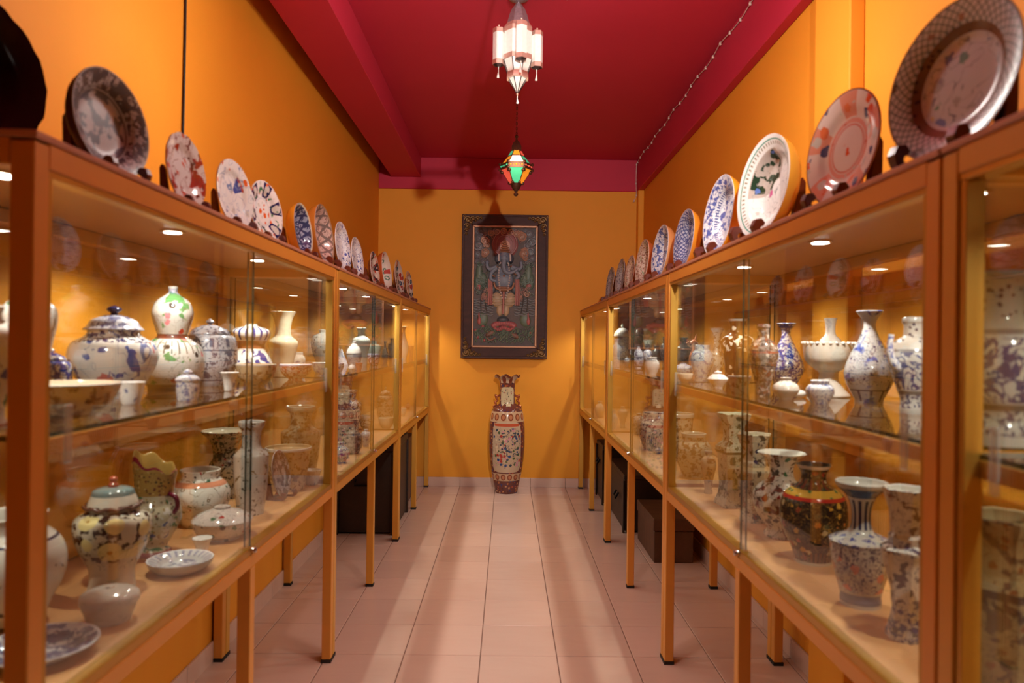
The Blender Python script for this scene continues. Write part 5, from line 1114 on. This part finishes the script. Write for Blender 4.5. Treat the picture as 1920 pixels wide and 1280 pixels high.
def panels(r0, c0, r1, c1, cols):
    A, B_ = hexring(r0, c0), hexring(r1, c1)
    for k in range(6):
        P = [A[k], A[(k+1) % 6], B_[(k+1) % 6], B_[k]]; n_ = (P[1] - P[0]).cross(P[3] - P[0]).normalized()*.0015
        MB().add([p + n_ for p in P] + [p - n_ for p in P], [(0, 1, 2, 3), (7, 6, 5, 4), (0, 4, 5, 1), (1, 5, 6, 2), (2, 6, 7, 3), (3, 7, 4, 0)]).build('glass_panel', GA[cols[k]], cl)
    r_ = MB()
    for k in range(6): r_.tube([A[k], B_[k]], .0028, 6)
    for R_ in (A, B_): r_.tube(R_ + [R_[0]], .0025, 6)
    r_.build('panel_frame', BRZ, cl)
panels(50, 690, 84, 755, ['amber', 'coral', 'green', 'amber', 'coral', 'green'])
panels(84, 760, 155, 862, ['bright', 'green', 'coral', 'amber', 'green', 'amber'])
panels(148, 905, 62, 1065, ['green', 'amber', 'coral', 'green', 'amber', 'coral'])
A_, B_ = hexring(160, 845), hexring(160, 910)
bandm = MB()
for k in range(6):
    P = [A_[k], A_[(k+1) % 6], B_[(k+1) % 6], B_[k]]; inn = [v * .94 for v in P]; inn = [Vector((v.x*.94, v.y*.94, v.z)) for v in P]
    bandm.add(P + inn, [(0, 1, 2, 3), (7, 6, 5, 4), (0, 4, 5, 1), (2, 6, 7, 3)])
    for sg, rr in ((0, A_[k]), (0, B_[k])): bandm.ell(rr, .009, 8, 6)
bandm.build('pierced_band', BRZ, cl)
for k in range(6):
    dots = MB(); P = (A_[k] + B_[k])/2; Q_ = (A_[(k+1) % 6] + B_[(k+1) % 6])/2; nrm = ((P + Q_)/2 - Vector((0, 0, P.z))).normalized()
    for t in (.15, .33, .5, .67, .85): dots.ell(P.lerp(Q_, t) + nrm*.001, .0052 if t in (.15, .5, .85) else .003, 8, 5)
    dots.build('glass_bead', GA[['amber', 'coral', 'green', 'amber', 'coral', 'green'][k]], cl)
sc = MB()
for v in hexring(140, 935): sc.ell(v, (.012, .012, .010), 8, 6)
for v in hexring(66, 1058): sc.ell(v, (.009, .009, .010), 8, 6)
sc.build('leaf_mount', BRZ, cl, smooth=180)
MB().lathe([(r*q, cz(c)) for r, c in ((0, 1050), (66, 1055), (58, 1090), (40, 1125), (20, 1145), (14, 1160), (28, 1180), (20, 1200), (4, 1208), (0, 1209))], 18).build('bottom_finial', BRZ, cl, smooth=40)
light('coloured_lantern_light', 'POINT', (cx0, CY_ - .14, ZC + cz(880)), 0.8, (1.0, .75, .5), .04)

# ------------------------------------------------------------------ chests under the cabinets
def chest(label, name, x0, x1, y0, y1, h, mat, planks_y=True, handle=None, lidh=.0, bands=True, cat='chest'):
    r = thing(name, label, cat, ((x0 + x1)/2, (y0 + y1)/2, 0))
    w, d = (x1 - x0)/2, (y1 - y0)/2
    hb = h - lidh
    MB().box(-w, w, -d, d, .012 if bands else 0, hb).build('body', mat, r, bevel=.004)
    if lidh: MB().box(-w - .006, w + .006, -d - .006, d + .006, hb + .002, h).build('lid', mat, r, bevel=.005)
    if bands:
        for sx_ in (-1, 1):
            for sy_ in (-1, 1): MB().box(sx_*w - .012, sx_*w + .006*sx_ + .006, sy_*d - .018, sy_*d + .018, 0, hb - .002).build('corner_post', mat, r, bevel=.003)
    if handle:
        ax, (hx, hy, hz) = handle
        if ax == 'y': P = [(hx - .045, hy, hz + .02), (hx - .05, hy - .02, hz - .015), (hx + .05, hy - .02, hz - .015), (hx + .045, hy, hz + .02)]
        else: P = [(hx, hy - .045, hz + .02), (hx + ax*.02, hy - .05, hz - .015), (hx + ax*.02, hy + .05, hz - .015), (hx, hy + .045, hz + .02)]
        hd = MB().tube(P, .007, 8).build('handle', IRON, r, smooth=50)
    return r
chest('tall dark chest with iron handle under the left cabinets', 'wooden_chest', -1.06, -.715, 4.55, 5.16, .575, DARKWOOD, handle=('y', (-.02, -.31, .33)), lidh=.05)
chest('narrow dark linen chest behind the tall chest, left side', 'linen_chest', -1.05, -.74, 5.24, 5.72, .5, BROWNWOOD, lidh=.04)
chest('low worn brown box under the middle right cabinet', 'wooden_box', .838, 1.06, 4.02, 4.52, .248, BROWNWOOD, lidh=.07, bands=False, cat='box')
chest('large dark chest with drawers behind the low box, right side', 'drawer_chest', .775, 1.06, 4.66, 5.36, .375, DARKWOOD, handle=(-1, (-.15, -.1, .2)), lidh=.03)
chest('upright dark cupboard at the far right under the last cabinet', 'small_cupboard', .745, 1.06, 5.46, 5.84, .45, DARKWOOD, handle=(-1, (-.16, .05, .3)), lidh=.03)

# ------------------------------------------------------------------ wire on the left wall, fairy lights on the right
P = [(XWL + .006, at(345, 5, X=XWL).y, ZC - .004), (XWL + .006, at(343, 120, X=XWL).y, 2.25), (XWL + .006, at(340, 220, X=XWL).y, 1.9), (XWL + .006, at(338, 260, X=XWL).y, 1.5)]
tag(MB().tube(curve(P, 6), .004, 8).build('hanging_wire', CABLE, smooth=60), 'black electric wire running down the left orange wall', 'wire')
fl = thing('fairy_lights', 'thin string of tiny white lights along the right ceiling beam', 'string lights', (1.08, YB - .03, 2.5))
o0 = Vector((1.08, YB - .03, 2.5)); path = []
for i in range(31):
    y = 1.6 + (6.05 - 1.6)*i/30; path.append(Vector((1.082 + .004*math.sin(i*1.7), y, 2.785 - .012*abs(math.sin(i*.9)))))
path += [Vector((1.08, 6.075, 2.76)), Vector((1.078, 6.08, 2.6)), Vector((1.082, 6.08, 2.50)), Vector((1.065, 6.085, 2.455)), Vector((1.055, 6.085, 2.44))]
MB().tube([p - o0 for p in curve(path, 3)], .0028, 6).build('wire', WIREW, fl, smooth=60)
bme = MB().lathe([(0, -.010), (.006, -.008), (.007, 0), (.004, .009), (0, .010)], 8).build('bulb', WIREW, fl, smooth=60)
bme.location = path[0] - o0
for p in path[2:-1:1]:
    put('bulb', bme.data, fl, p - o0)
